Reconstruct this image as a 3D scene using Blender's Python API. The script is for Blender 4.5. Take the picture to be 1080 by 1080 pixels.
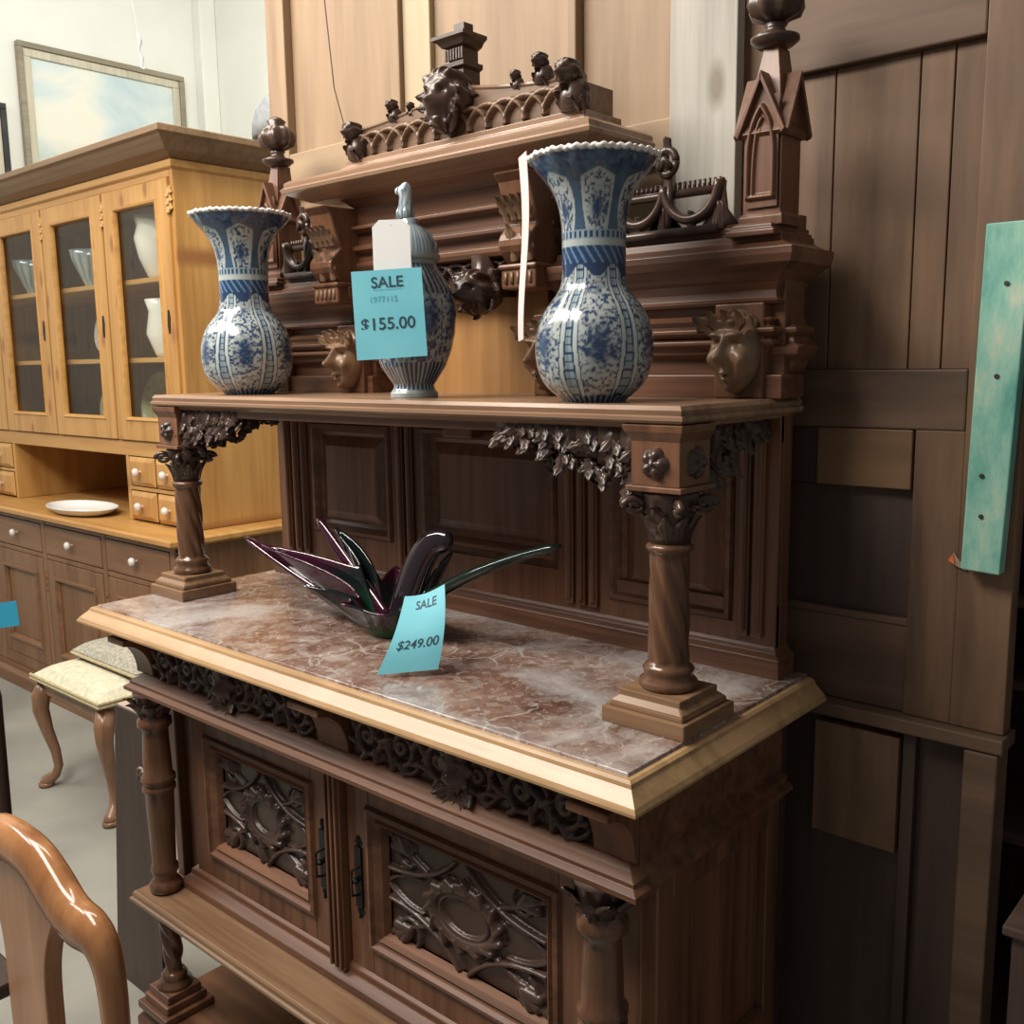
import bpy, bmesh, math, random
import numpy as np
from mathutils import Vector, Matrix
PI = math.pi
random.seed(4); rng = np.random.default_rng(4)
S = bpy.context.scene
for o in list(bpy.data.objects): bpy.data.objects.remove(o)
COL = S.collection
# ------------------------------------------------------------------ camera
cam_d = bpy.data.cameras.new('camera'); cam = bpy.data.objects.new('camera', cam_d); COL.objects.link(cam)
cam_d.sensor_width = 36; cam_d.sensor_fit = 'HORIZONTAL'; cam_d.lens = 1034.24 / 1080 * 36; cam_d.clip_start = .02
def cam_axes(yaw, pitch, roll):
    y, p, r = map(math.radians, (yaw, pitch, roll))
    fw = Vector((math.sin(y)*math.cos(p), math.cos(y)*math.cos(p), math.sin(p)))
    rt = fw.cross(Vector((0, 0, 1))).normalized(); up = rt.cross(fw)
    return rt*math.cos(r)+up*math.sin(r), up*math.cos(r)-rt*math.sin(r), fw
CR, CU, CF = cam_axes(-41.512, -8.658, -.809)
m = Matrix((CR, CU, -CF)).transposed().to_4x4(); m.translation = (.644, -.949, 1.559)
cam.matrix_world = m
S.camera = cam
# ------------------------------------------------------------------ world, lamps, exposure
w = bpy.data.worlds.new('world'); S.world = w; w.use_nodes = True
w.node_tree.nodes['Background'].inputs[0].default_value = (1, .96, .93, 1)
w.node_tree.nodes['Background'].inputs[1].default_value = .14
def area(name, loc, target, sx, sy, power, col):
    d = bpy.data.lights.new(name, 'AREA'); d.shape = 'RECTANGLE'; d.size = sx; d.size_y = sy; d.energy = power; d.color = col
    o = bpy.data.objects.new(name, d); COL.objects.link(o); o.location = loc
    o.rotation_euler = (Vector(target)-Vector(loc)).to_track_quat('-Z', 'Y').to_euler(); return o
area('ceiling_strip_light', (-1.45, -1.0, 3.15), (-1.0, .3, 1.4), 2.0, .7, 80, (1, .92, .82))
area('ceiling_strip_light', (-2.0, .15, 3.9), (-3.0, 1.2, 1.2), 1.6, .3, 48, (1, .93, .80))
area('ceiling_strip_light', (-4.4, -1.6, 3.9), (-4.0, .6, .4), 2.4, .4, 60, (1, .97, .92))
area('ceiling_strip_light', (-3.6, 1.9, 4.3), (-5.2, 3.0, 2.6), 2.4, .8, 44, (1, .98, .90))
S.view_settings.view_transform = 'Standard'; S.view_settings.look = 'None'
S.view_settings.exposure = 0.35; S.view_settings.gamma = 1

# ------------------------------------------------------------------ materials
def mat(name, rough=.5, base=(.5,.5,.5), metal=0, spec=.5):
    m = bpy.data.materials.new(name); m.use_nodes = True
    b = m.node_tree.nodes['Principled BSDF']
    b.inputs['Base Color'].default_value = (*base, 1); b.inputs['Roughness'].default_value = rough
    b.inputs['Metallic'].default_value = metal; b.inputs['Specular IOR Level'].default_value = spec
    return m
def nd(m, t, **k):
    n = m.node_tree.nodes.new(t)
    for a, v in k.items():
        if a in n.inputs: n.inputs[a].default_value = v
        else: setattr(n, a, v)
    return n
def lk(m, a, b): m.node_tree.links.new(a, b)
def pos(m, scale, rot=(0,0,0)):
    g = nd(m, 'ShaderNodeNewGeometry'); mp = nd(m, 'ShaderNodeMapping')
    mp.inputs['Scale'].default_value = scale; mp.inputs['Rotation'].default_value = rot
    lk(m, g.outputs['Position'], mp.inputs['Vector']); return mp.outputs[0]
def ramp(m, fac, stops):
    r = nd(m, 'ShaderNodeValToRGB'); e = r.color_ramp.elements
    while len(e) < len(stops): e.new(.5)
    for x, (p, c) in zip(e, stops): x.position = p; x.color = (*c, 1)
    lk(m, fac, r.inputs[0]); return r.outputs[0]
def mixc(m, fac, a, b, mode='MIX'):
    n = nd(m, 'ShaderNodeMix', data_type='RGBA', blend_type=mode)
    for i, v in ((0, fac), (6, a), (7, b)):
        if isinstance(v, (int, float)): n.inputs[i].default_value = v
        elif isinstance(v, tuple): n.inputs[i].default_value = (*v, 1)
        else: lk(m, v, n.inputs[i])
    return n.outputs[2]
def bsdf(m): return m.node_tree.nodes['Principled BSDF']
def wood(name, dark, light, axis='z', rough=.38, fine=55, worn=None, bump=.12, spec=.5, knots=None):
    m = mat(name, rough, spec=spec)
    sc = {'x': (2.2, fine, fine), 'y': (fine, 2.2, fine), 'z': (fine, fine, 2.2)}[axis]
    s2 = tuple(v*.16 if v > 5 else .7 for v in sc)
    n = nd(m, 'ShaderNodeTexNoise', Scale=1.0, Detail=5.0, Roughness=.6); lk(m, pos(m, sc), n.inputs['Vector'])
    n2 = nd(m, 'ShaderNodeTexNoise', Scale=1.0, Detail=3.0, Distortion=1.2); lk(m, pos(m, s2), n2.inputs['Vector'])
    a = nd(m, 'ShaderNodeMath', operation='ADD'); lk(m, n.outputs[0], a.inputs[0]); lk(m, n2.outputs[0], a.inputs[1])
    h = nd(m, 'ShaderNodeMath', operation='MULTIPLY'); lk(m, a.outputs[0], h.inputs[0]); h.inputs[1].default_value = .5
    mid = tuple((x+y)/2 for x, y in zip(dark, light))
    c = ramp(m, h.outputs[0], [(.36, dark), (.5, mid), (.66, light)])
    if worn:
        n3 = nd(m, 'ShaderNodeTexNoise', Scale=5.0, Detail=6.0); lk(m, pos(m, (1,1,1)), n3.inputs['Vector'])
        f = ramp(m, n3.outputs[0], [(.5, (0,0,0)), (.72, (1,1,1))]); c = mixc(m, f, c, worn)
    if knots:
        v = nd(m, 'ShaderNodeTexVoronoi', Scale=1.0)
        ks = {'x': (2.2, 6, 6), 'y': (6, 2.2, 6), 'z': (6, 6, 2.6)}[axis]
        v.voronoi_dimensions = '2D'; lk(m, pos(m, ks, (PI/2, 0, 0)), v.inputs['Vector'])
        f = ramp(m, v.outputs['Distance'], [(.05, (1,1,1)), (.13, (0,0,0))]); c = mixc(m, f, c, knots)
    lk(m, c, bsdf(m).inputs['Base Color'])
    b = nd(m, 'ShaderNodeBump', Strength=bump, Distance=.002); lk(m, h.outputs[0], b.inputs['Height'])
    lk(m, b.outputs[0], bsdf(m).inputs['Normal']); return m
WALZ = wood('walnut_upright', (.068,.028,.015), (.215,.098,.052), 'z')
WALX = wood('walnut_lengthwise', (.068,.028,.015), (.215,.098,.052), 'x')
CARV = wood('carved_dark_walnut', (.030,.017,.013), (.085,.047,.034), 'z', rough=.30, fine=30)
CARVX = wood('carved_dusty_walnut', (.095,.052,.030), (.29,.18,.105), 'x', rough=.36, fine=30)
TOPW = wood('highlight_honey_walnut', (.27,.155,.070), (.50,.325,.165), 'x', rough=.3, worn=(.5,.31,.17))  # bright edge highlight put into a lighter base colour, random worn patches over it
SHELFW = wood('gloss_lightened_walnut', (.18,.105,.064), (.36,.225,.145), 'x', rough=.26)  # base colour lightened to carry the gloss along the shelf edge
SHAFT = wood('polished_column_walnut', (.050,.024,.013), (.165,.080,.042), 'z', rough=.22)
STEPW = wood('brown_step_walnut', (.13,.070,.038), (.30,.18,.10), 'x', rough=.28)
BACKW = wood('lighter_back_panel', (.24,.115,.035), (.40,.205,.065), 'z', rough=.5)
PINE = wood('honey_pine', (.40,.195,.052), (.58,.325,.105), 'z', rough=.4, knots=(.3,.13,.04), fine=35)
PINEX = wood('honey_pine_lengthwise', (.40,.195,.052), (.58,.325,.105), 'x', rough=.4, fine=35)
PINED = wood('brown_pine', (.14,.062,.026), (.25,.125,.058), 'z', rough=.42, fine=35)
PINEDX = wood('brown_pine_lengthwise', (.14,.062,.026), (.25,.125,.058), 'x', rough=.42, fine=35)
CROWN = wood('brown_crown_pine', (.15,.088,.045), (.27,.17,.095), 'x', rough=.5)
LDOOR = wood('pale_bare_door_wood', (.21,.135,.075), (.35,.235,.14), 'z', rough=.6, fine=22)
LDOORX = wood('pale_bare_door_rail', (.24,.16,.09), (.37,.26,.16), 'x', rough=.6, fine=22)
LDOORB = wood('cream_bare_door_wood', (.38,.29,.18), (.50,.40,.26), 'z', rough=.6, fine=22)
BARN = wood('whitewashed_barn_board', (.33,.31,.27), (.50,.48,.43), 'z', rough=.75, fine=60, knots=(.24,.21,.17), bump=.4)
BDOOR = wood('old_brown_door_boards', (.075,.040,.022), (.26,.150,.085), 'z', rough=.6, fine=24, worn=(.15,.088,.052))
BDOORX = wood('old_brown_door_rail', (.075,.043,.027), (.17,.102,.062), 'x', rough=.62, fine=30)
BDPATCH = wood('new_orange_rail_patch', (.12,.066,.032), (.20,.112,.054), 'x', rough=.6, fine=30)
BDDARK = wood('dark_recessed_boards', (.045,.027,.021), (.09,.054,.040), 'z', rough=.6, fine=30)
CHAIRW = wood('varnished_cherry', (.22,.085,.03), (.46,.22,.09), 'z', rough=.16, fine=30, bump=.03)
STOOLW = wood('stool_walnut', (.14,.07,.035), (.30,.16,.09), 'z', rough=.3)
DARKBOARD = wood('dark_stained_board', (.028,.015,.012), (.065,.036,.027), 'z', rough=.5)
PALEEND = wood('pale_end_grain', (.35,.27,.22), (.5,.4,.33), 'x', rough=.6)
# teal painted board
def teal():
    m = mat('chipped_turquoise_paint', .55)
    n = nd(m, 'ShaderNodeTexNoise', Scale=9.0, Detail=8.0, Roughness=.7); lk(m, pos(m, (1.6,1.6,.6)), n.inputs['Vector'])
    c = ramp(m, n.outputs[0], [(.30, (.06,.26,.22)), (.44, (.17,.44,.36)), (.56, (.30,.56,.45)), (.68, (.58,.62,.48))])
    v = nd(m, 'ShaderNodeTexVoronoi', Scale=1.0); lk(m, pos(m, (14,14,7.5)), v.inputs['Vector'])
    f = ramp(m, v.outputs['Distance'], [(.08, (1,1,1)), (.12, (0,0,0))])
    lk(m, mixc(m, f, c, (.02,.12,.12)), bsdf(m).inputs['Base Color']); return m
TEAL = teal()
def marble():
    m = mat('red_brown_marble', .16, spec=.6)
    n0 = nd(m, 'ShaderNodeTexNoise', Scale=7.0, Detail=8.0, Roughness=.65); lk(m, pos(m, (1,1,1)), n0.inputs['Vector'])
    base = ramp(m, n0.outputs[0], [(.32, (.07,.035,.026)), (.46, (.16,.085,.062)), (.58, (.25,.165,.13)), (.72, (.40,.36,.33))])
    g = nd(m, 'ShaderNodeNewGeometry'); mx = nd(m, 'ShaderNodeVectorMath', operation='ADD')
    sc = nd(m, 'ShaderNodeVectorMath', operation='SCALE'); sc.inputs['Scale'].default_value = .10
    nn = nd(m, 'ShaderNodeTexNoise', Scale=9.0, Detail=5.0); lk(m, g.outputs['Position'], nn.inputs['Vector'])
    lk(m, nn.outputs['Color'], sc.inputs[0]); lk(m, g.outputs['Position'], mx.inputs[0]); lk(m, sc.outputs[0], mx.inputs[1])
    def veins(scale, wdt, col, c, mask):
        v = nd(m, 'ShaderNodeTexVoronoi', Scale=scale, feature='DISTANCE_TO_EDGE'); lk(m, mx.outputs[0], v.inputs['Vector'])
        f = ramp(m, v.outputs['Distance'], [(0, (1,1,1)), (wdt, (0,0,0))])
        nm = nd(m, 'ShaderNodeTexNoise', Scale=mask, Detail=3.0); lk(m, pos(m, (1,1,1)), nm.inputs['Vector'])
        f2 = ramp(m, nm.outputs[0], [(.44, (0,0,0)), (.58, (1,1,1))])
        return mixc(m, mixc(m, 1.0, f, f2, 'MULTIPLY'), c, col)
    v = nd(m, 'ShaderNodeTexVoronoi', Scale=42.0); lk(m, mx.outputs[0], v.inputs['Vector'])
    sp = nd(m, 'ShaderNodeSeparateColor'); lk(m, v.outputs['Color'], sp.inputs[0])
    blot = ramp(m, sp.outputs[0], [(.0, (.07,.034,.025)), (.35, (.19,.10,.072)), (.62, (.27,.18,.14)), (.85, (.42,.38,.35))])
    c = mixc(m, .30, base, blot)
    c = veins(9, .03, (.42,.38,.35), c, 4.0)
    nb = nd(m, 'ShaderNodeTexNoise', Scale=3.2, Detail=7.0, Roughness=.6, Distortion=.8); lk(m, pos(m, (1,1,1)), nb.inputs['Vector'])
    c = mixc(m, ramp(m, nb.outputs[0], [(.50, (0,0,0)), (.64, (.8,.8,.8))]), c, (.46,.44,.43))
    nf = nd(m, 'ShaderNodeTexNoise', Scale=48.0, Detail=4.0, Roughness=.7, Distortion=1.5); lk(m, pos(m, (1,1,1)), nf.inputs['Vector'])
    c = mixc(m, ramp(m, nf.outputs[0], [(.56, (0,0,0)), (.68, (.8,.8,.8))]), c, (.50,.46,.42))
    c = mixc(m, ramp(m, nf.outputs[0], [(.32, (.6,.6,.6)), (.42, (0,0,0))]), c, (.09,.05,.04))
    lk(m, c, bsdf(m).inputs['Base Color']); return m
MARB = marble()
def vcol_mat(name, rough, spec=.5, coat=0):
    m = mat(name, rough, spec=spec); a = nd(m, 'ShaderNodeVertexColor', layer_name='Col')
    lk(m, a.outputs[0], bsdf(m).inputs['Base Color']); bsdf(m).inputs['Coat Weight'].default_value = coat
    bsdf(m).inputs['Coat Roughness'].default_value = .05; return m
PORC = vcol_mat('blue_and_white_glaze', .18, .5, .6)
def noisy(name, a, b, scale, rough, det=6.0, bump=0, spec=.5):
    m = mat(name, rough, spec=spec); n = nd(m, 'ShaderNodeTexNoise', Scale=scale, Detail=det); lk(m, pos(m, (1,1,1)), n.inputs['Vector'])
    lk(m, ramp(m, n.outputs[0], [(.3, a), (.7, b)]), bsdf(m).inputs['Base Color'])
    if bump:
        bb = nd(m, 'ShaderNodeBump', Strength=bump, Distance=.004); lk(m, n.outputs[0], bb.inputs['Height']); lk(m, bb.outputs[0], bsdf(m).inputs['Normal'])
    return m
FLOOR = noisy('worn_concrete', (.21,.21,.19), (.35,.34,.30), 2.2, .45)
WALL = noisy('off_white_plaster', (.74,.75,.69), (.79,.80,.74), 3, .8)
PAPER = noisy('white_paper', (.86,.87,.87), (.90,.91,.90), 20, .7)
CYAN = noisy('turquoise_paper', (.17,.58,.70), (.21,.64,.75), 14, .6)
PINK = noisy('pale_pink_paper', (.72,.50,.48), (.80,.60,.57), 14, .6)
INK = mat('dark_ink', .6, (.02,.06,.09)); INKF = mat('faded_ink', .6, (.10,.42,.54))
WHITEC = noisy('white_ceramic', (.78,.77,.74), (.84,.83,.80), 8, .2)
KNOB = noisy('white_china_knob', (.62,.56,.52), (.78,.72,.68), 60, .2)
IRON = mat('dark_iron', .35, (.03,.03,.03), .8)
BLACK = noisy('matt_black', (.012,.012,.013), (.03,.03,.03), 10, .6)
CREAM = noisy('cream_brocade', (.52,.49,.36), (.72,.68,.52), 60, .8, bump=.4)
GOLDB = noisy('gold_braid', (.30,.24,.12), (.60,.52,.32), 160, .6, bump=.6)
GREYF = noisy('grey_tapestry', (.25,.24,.20), (.50,.47,.38), 90, .8, bump=.4)
ORANGE = mat('orange_sticker', .6, (.80,.16,.05)); FOIL = noisy('brown_torn_paper', (.30,.20,.15), (.45,.33,.26), 30, .6)
GREYG = noisy('grey_fabric_shade', (.28,.30,.32), (.42,.44,.46), 25, .7)
BLUEW = noisy('blue_tag_paper', (.02,.30,.48), (.03,.36,.55), 14, .6)
STRING = mat('pale_string', .6, (.50,.50,.46)); WIRE = mat('brown_wire', .5, (.10,.06,.04))
YELLOWD = noisy('yellow_green_plate', (.40,.38,.14), (.62,.60,.36), 30, .3)
GILT = wood('pale_gilt_frame', (.42,.39,.30), (.60,.56,.44), 'z', rough=.5)
SILVERF = wood('brown_frame_edge', (.20,.17,.12), (.32,.28,.20), 'y', rough=.5)
def glass(name, rough=.02, tint=(1,1,1), alpha=.16):
    m = bpy.data.materials.new(name); m.use_nodes = True; nt = m.node_tree; nt.nodes.clear()
    o = nt.nodes.new('ShaderNodeOutputMaterial'); t = nt.nodes.new('ShaderNodeBsdfTransparent'); g = nt.nodes.new('ShaderNodeBsdfGlossy'); x = nt.nodes.new('ShaderNodeMixShader')
    t.inputs[0].default_value = (*tint, 1); g.inputs['Roughness'].default_value = rough; x.inputs[0].default_value = alpha
    nt.links.new(t.outputs[0], x.inputs[1]); nt.links.new(g.outputs[0], x.inputs[2]); nt.links.new(x.outputs[0], o.inputs[0]); return m
PANE = glass('cabinet_glass', .03, (.95,.96,.93), .06)
def artglass():
    m = mat('dark_green_and_purple_glass', .04, spec=.8); a = nd(m, 'ShaderNodeVertexColor', layer_name='Col')
    lk(m, a.outputs[0], bsdf(m).inputs['Base Color']); bsdf(m).inputs['Transmission Weight'].default_value = .35; bsdf(m).inputs['IOR'].default_value = 1.5
    return m
ARTG = artglass()
def painting():
    m = mat('seascape_canvas', .7)
    n = nd(m, 'ShaderNodeTexNoise', Scale=1.6, Detail=5.0, Distortion=.6); lk(m, pos(m, (1,1.1,1.8)), n.inputs['Vector'])
    c = ramp(m, n.outputs[0], [(.34, (.46,.58,.62)), (.48, (.60,.68,.68)), (.60, (.74,.74,.66)), (.75, (.78,.74,.62))])
    g = nd(m, 'ShaderNodeNewGeometry'); s = nd(m, 'ShaderNodeSeparateXYZ'); lk(m, g.outputs['Position'], s.inputs[0])
    r = nd(m, 'ShaderNodeMapRange'); lk(m, s.outputs[2], r.inputs[0]); r.inputs[1].default_value = 2.85; r.inputs[2].default_value = 3.05
    n2 = nd(m, 'ShaderNodeTexNoise', Scale=14.0, Detail=6.0); lk(m, pos(m, (1,1,2)), n2.inputs['Vector'])
    sea = ramp(m, n2.outputs[0], [(.35, (.40,.50,.48)), (.65, (.62,.62,.50))])
    lk(m, mixc(m, r.outputs[0], sea, c), bsdf(m).inputs['Base Color']); return m
CANVAS = painting()

# ------------------------------------------------------------------ mesh builder
class MB:
    def __init__(s): s.v = []; s.f = []; s.c = []; s.n = 0
    def add(s, V, F, C=None):
        V = np.asarray(V, float).reshape(-1, 3); s.v.append(V); s.f += [[i+s.n for i in f] for f in F]; s.n += len(V)
        s.c.append(np.ones((len(V), 3)) if C is None else np.asarray(C).reshape(-1, 3)); return s
    def box(s, x0, x1, y0, y1, z0, z1):
        V = [(x, y, z) for z in (z0, z1) for y in (y0, y1) for x in (x0, x1)]
        return s.add(V, [(0,2,3,1), (4,5,7,6), (0,1,5,4), (2,6,7,3), (0,4,6,2), (1,3,7,5)])
    def hexa(s, bot, top):
        return s.add(list(bot)+list(top), [(3,2,1,0), (4,5,6,7), (0,1,5,4), (1,2,6,5), (2,3,7,6), (3,0,4,7)])
    def prism(s, poly, a, b, ax):     # polygon of 2-D points swept along ax from a to b
        def P(p, t): return {'x': (t, p[0], p[1]), 'y': (p[0], t, p[1]), 'z': (p[0], p[1], t)}[ax]
        n = len(poly); V = [P(p, a) for p in poly]+[P(p, b) for p in poly]
        F = [tuple(range(n-1, -1, -1)), tuple(range(n, 2*n))]+[(i, (i+1) % n, (i+1) % n+n, i+n) for i in range(n)]
        return s.add(V, F)
    def grid(s, G, wu=False, C=None):
        G = np.asarray(G, float); a, b = G.shape[:2]; F = []
        for i in range(a-1):
            for j in range(b if wu else b-1):
                k = (j+1) % b; F.append((i*b+j, i*b+k, (i+1)*b+k, (i+1)*b+j))
        return s.add(G, F, C)
    def lathe(s, prof, c=(0,0,0), seg=32, mod=None, col=None, cap=True):   # prof [(r,z)]
        th = np.linspace(0, 2*PI, seg, endpoint=False); G = []; C = []
        for i, (r, z) in enumerate(prof):
            rr = np.full(seg, float(r)); 
            if mod is not None: rr = mod(th, z, rr)
            G.append(np.stack([c[0]+rr*np.cos(th), c[1]+rr*np.sin(th), np.full(seg, c[2]+z)], 1))
            if col is not None: C.append(col(th, z))
        n0 = s.n; s.grid(G, True, np.array(C) if col is not None else None); k = len(prof)
        if cap:
            s.f.append([n0+j for j in range(seg-1, -1, -1)]); s.f.append([n0+(k-1)*seg+j for j in range(seg)])
        return s
    def tube(s, P, R, seg=10, flat=1.0, flatdir=None):
        P = np.asarray(P, float); n = len(P); R = np.broadcast_to(np.asarray(R, float), (n,)); T = np.gradient(P, axis=0)
        T /= np.linalg.norm(T, axis=1)[:, None]+1e-12; up = np.array(flatdir if flatdir is not None else ((0, 1., 0) if np.abs(T[:, 2]).mean() > .6 else (0, 0, 1.))); G = []
        for i in range(n):
            a = np.cross(T[i], up)
            if np.linalg.norm(a) < .05: a = np.cross(T[i], (1, .3, 0))
            a /= np.linalg.norm(a); b = np.cross(a, T[i])
            th = np.linspace(0, 2*PI, seg, endpoint=False)
            G.append(P[i]+R[i]*(np.cos(th)[:, None]*a+flat*np.sin(th)[:, None]*b))
        n0 = s.n; s.grid(G, True); s.f.append([n0+j for j in range(seg-1, -1, -1)]); s.f.append([n0+(n-1)*seg+j for j in range(seg)]); return s
    def mould(s, prof, x0, x1, yf, yb):      # prof [(out, z)] stepped around front and both ends
        G = [[(x0-o, yb, z), (x0-o, yf-o, z), (x1+o, yf-o, z), (x1+o, yb, z)] for o, z in prof]
        n0 = s.n; s.grid(G, True); k = len(prof); s.f.append([n0+3, n0+2, n0+1, n0]); s.f.append([n0+(k-1)*4+j for j in range(4)]); return s
    def frame(s, x0, x1, z0, z1, yf, prof):   # rectangular picture-frame moulding on an xz face; prof [(inset, depth)] ; depth>0 goes to +y
        G = [[(x0+i, yf+d, z0+i), (x1-i, yf+d, z0+i), (x1-i, yf+d, z1-i), (x0+i, yf+d, z1-i)] for i, d in prof]
        return s.grid(G, True)
    def relief(s, x0, x1, z0, z1, y, H, nx, nz):
        X, Z = np.meshgrid(np.linspace(x0, x1, nx), np.linspace(z0, z1, nz))
        h = H(X, Z); h[0, :] = h[-1, :] = 0; h[:, 0] = h[:, -1] = 0
        return s.grid(np.stack([X, y-h, Z], 2))
    def leaf(s, p, d, nrm, L, Wd, curl=.3, lobes=4, th=.25):
        p, d, nrm = (np.array(q, float) for q in (p, d, nrm)); d /= np.linalg.norm(d); sd = np.cross(d, nrm); sd /= np.linalg.norm(sd); nrm = np.cross(sd, d)
        U = np.linspace(0, 1, 13); G = []
        for u in U:
            wd = Wd*(math.sin(PI*min(1, .12+u*.88))**.7)*(1+.28*math.cos(2*PI*lobes*u)); c = p+d*L*u+nrm*(curl*L*(u**2))-d*L*.35*max(0, u-.8)
            row = [c+sd*wd*v-nrm*Wd*th*(abs(v)**2*1.6)+nrm*Wd*.16*math.cos(v*PI*3) for v in np.linspace(-1, 1, 9)]
            G.append(row)
        return s.grid(G)
    def build(s, name, material, parent=None, smooth=False, bevel=0, origin=None, solid=0, sub=0, seg=2):
        V = np.concatenate(s.v); me = bpy.data.meshes.new(name)
        if origin is None: origin = ((V[:, 0].min()+V[:, 0].max())/2, (V[:, 1].min()+V[:, 1].max())/2, V[:, 2].min())
        origin = np.array(origin)
        me.from_pydata((V-origin).tolist(), [], s.f); me.update()
        C = np.concatenate(s.c)
        if (C != 1).any():
            a = me.color_attributes.new('Col', 'FLOAT_COLOR', 'POINT'); a.data.foreach_set('color', np.hstack([C, np.ones((len(C), 1))]).ravel())
        bm = bmesh.new(); bm.from_mesh(me); bmesh.ops.recalc_face_normals(bm, faces=bm.faces); bm.to_mesh(me); bm.free()
        me.materials.append(material)
        o = bpy.data.objects.new(name, me); COL.objects.link(o)
        o.location = origin
        if parent is not None:
            o.parent = parent; q = parent; off = Vector((0, 0, 0))
            while q is not None: off += q.location; q = q.parent
            o.location = Vector(origin)-off
        if smooth: me.polygons.foreach_set('use_smooth', [True]*len(me.polygons))
        if solid: x = o.modifiers.new('s', 'SOLIDIFY'); x.thickness = solid; x.offset = 0
        if bevel: x = o.modifiers.new('b', 'BEVEL'); x.width = bevel; x.segments = seg; x.limit_method = 'ANGLE'; x.harden_normals = False
        if sub: x = o.modifiers.new('u', 'SUBSURF'); x.levels = sub; x.render_levels = sub
        return o
def empty(name, loc, label, cat, group=None):
    o = bpy.data.objects.new(name, None); COL.objects.link(o); o.location = loc; o.empty_display_size = .1
    tag(o, label, cat, group); return o
def tag(o, label, cat, group=None):
    o['label'] = label; o['category'] = cat
    if group: o['group'] = group
    return o
def struct(o, label=None, cat=None):
    o['kind'] = 'structure'
    if label: o['label'] = label
    if cat: o['category'] = cat
    return o
def bx(name, b, m, parent=None, bevel=.003): return MB().box(*b).build(name, m, parent, bevel=bevel)
def strokes(sets):
    """sets: [(pts Nx2, width, height, taper)] -> H(X,Z)"""
    def H(X, Z):
        h = np.zeros_like(X)
        for pts, wd, ht, tp in sets:
            pts = np.asarray(pts, float)
            for i in range(len(pts)-1):
                a, b = pts[i], pts[i+1]; t0 = i/(len(pts)-1)
                ww = wd*(1-tp*t0); hh = ht*(1-.5*tp*t0); ab = b-a; L2 = (ab**2).sum()+1e-12
                t = np.clip(((X-a[0])*ab[0]+(Z-a[1])*ab[1])/L2, 0, 1)
                d = np.hypot(X-a[0]-t*ab[0], Z-a[1]-t*ab[1])/ww
                h = np.maximum(h, hh*np.sqrt(np.clip(1-d*d, 0, 1)))
        return h
    return H
def spiral(cx, cz, r0, turns, a0, sgn=1, n=30, rend=.12):
    t = np.linspace(0, 1, n); r = r0*(1-(1-rend)*t); a = a0+sgn*turns*2*PI*t
    return np.stack([cx+r*np.cos(a), cz+r*np.sin(a)], 1)
def arc(cx, cz, rx, rz, a0, a1, n=16):
    a = np.radians(np.linspace(a0, a1, n)); return np.stack([cx+rx*np.cos(a), cz+rz*np.sin(a)], 1)
def bez(a, b, c, n=12):
    a, b, c = map(np.array, (a, b, c)); t = np.linspace(0, 1, n)[:, None]; return (1-t)**2*a+2*t*(1-t)*b+t*t*c
def head(mb, c, w, d, h, kind='mask', n=44):
    A = np.radians(np.linspace(-115, 115, n)); E = np.radians(np.linspace(-88, 88, n)); AA, EE = np.meshgrid(A, E); ad, ed = np.degrees(AA), np.degrees(EE)
    g = lambda a, e, sa, se: np.exp(-((ad-a)/sa)**2-((ed-e)/se)**2)
    R = np.ones_like(AA); jaw = 1-.30*np.clip((-ed-10)/70, 0, 1)
    if kind == 'mask':
        R += .62*g(0, -8, 8, 9)+.34*g(0, 6, 5, 14)+.34*(g(-26, 24, 18, 5)+g(26, 24, 18, 5))-.30*(g(-24, 11, 12, 6)+g(24, 11, 12, 6))+.20*(g(-24, 9, 7, 3.5)+g(24, 9, 7, 3.5))
        R += .24*(g(-36, -10, 14, 12)+g(36, -10, 14, 12))-.18*(g(-20, -24, 7, 12)+g(20, -24, 7, 12))+.30*g(0, -28, 15, 3.5)+.28*g(0, -38, 12, 4)-.16*g(0, -33, 16, 1.8)+.40*g(0, -58, 17, 10)
        R += np.where(ed > 32, .26*np.abs(np.sin(np.radians(ad*5)))*np.clip((ed-32)/12, 0, 1), 0)+.20*g(0, 44, 40, 6)
    else:
        R += .28*g(0, -14, 24, 18)+.20*g(0, -4, 9, 6)-.14*g(0, -32, 26, 4)+.2*g(0, -48, 16, 10)+.16*(g(-30, 24, 16, 8)+g(30, 24, 16, 8))-.2*(g(-28, 10, 11, 7)+g(28, 10, 11, 7))
        mane = np.clip((np.hypot(ad, ed*1.1)-52)/18, 0, 1); R += mane*(.16+.16*np.sin(np.radians(np.degrees(np.arctan2(ed, ad))*11)+np.radians(np.hypot(ad, ed)*5)))
        R += .2*(g(-50, 48, 12, 12)+g(50, 48, 12, 12))
    X = c[0]+w/2*R*np.cos(EE)*np.sin(AA)*jaw; Y = c[1]-d*R*np.cos(EE)*np.cos(AA); Z = c[2]+h/2*(.85+.15*R)*np.sin(EE)
    return mb.grid(np.stack([X, Y, Z], 2))
def rosette(mb, c, r, axis='y', petals=5, sgn=-1):
    n = 40; th = np.linspace(0, 2*PI, n, endpoint=False); G = []
    for q in np.linspace(0, 1, 9):
        rr = r*q*(.78+.22*np.abs(np.cos(petals*th/2)))
        hh = r*(.10+.42*np.sin(PI*min(1, q*1.02))*(.5+.5*np.abs(np.cos(petals*th/2)))) if q > .25 else np.full(n, r*(.55-.6*q))
        if q == 1: hh = np.zeros(n)
        u, v = rr*np.cos(th), rr*np.sin(th)
        G.append(np.stack([c[0]+u, c[1]+sgn*hh, c[2]+v], 1) if axis == 'y' else np.stack([c[0]-sgn*hh, c[1]+u, c[2]+v], 1))
    mb.grid(G, True); return mb
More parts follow.
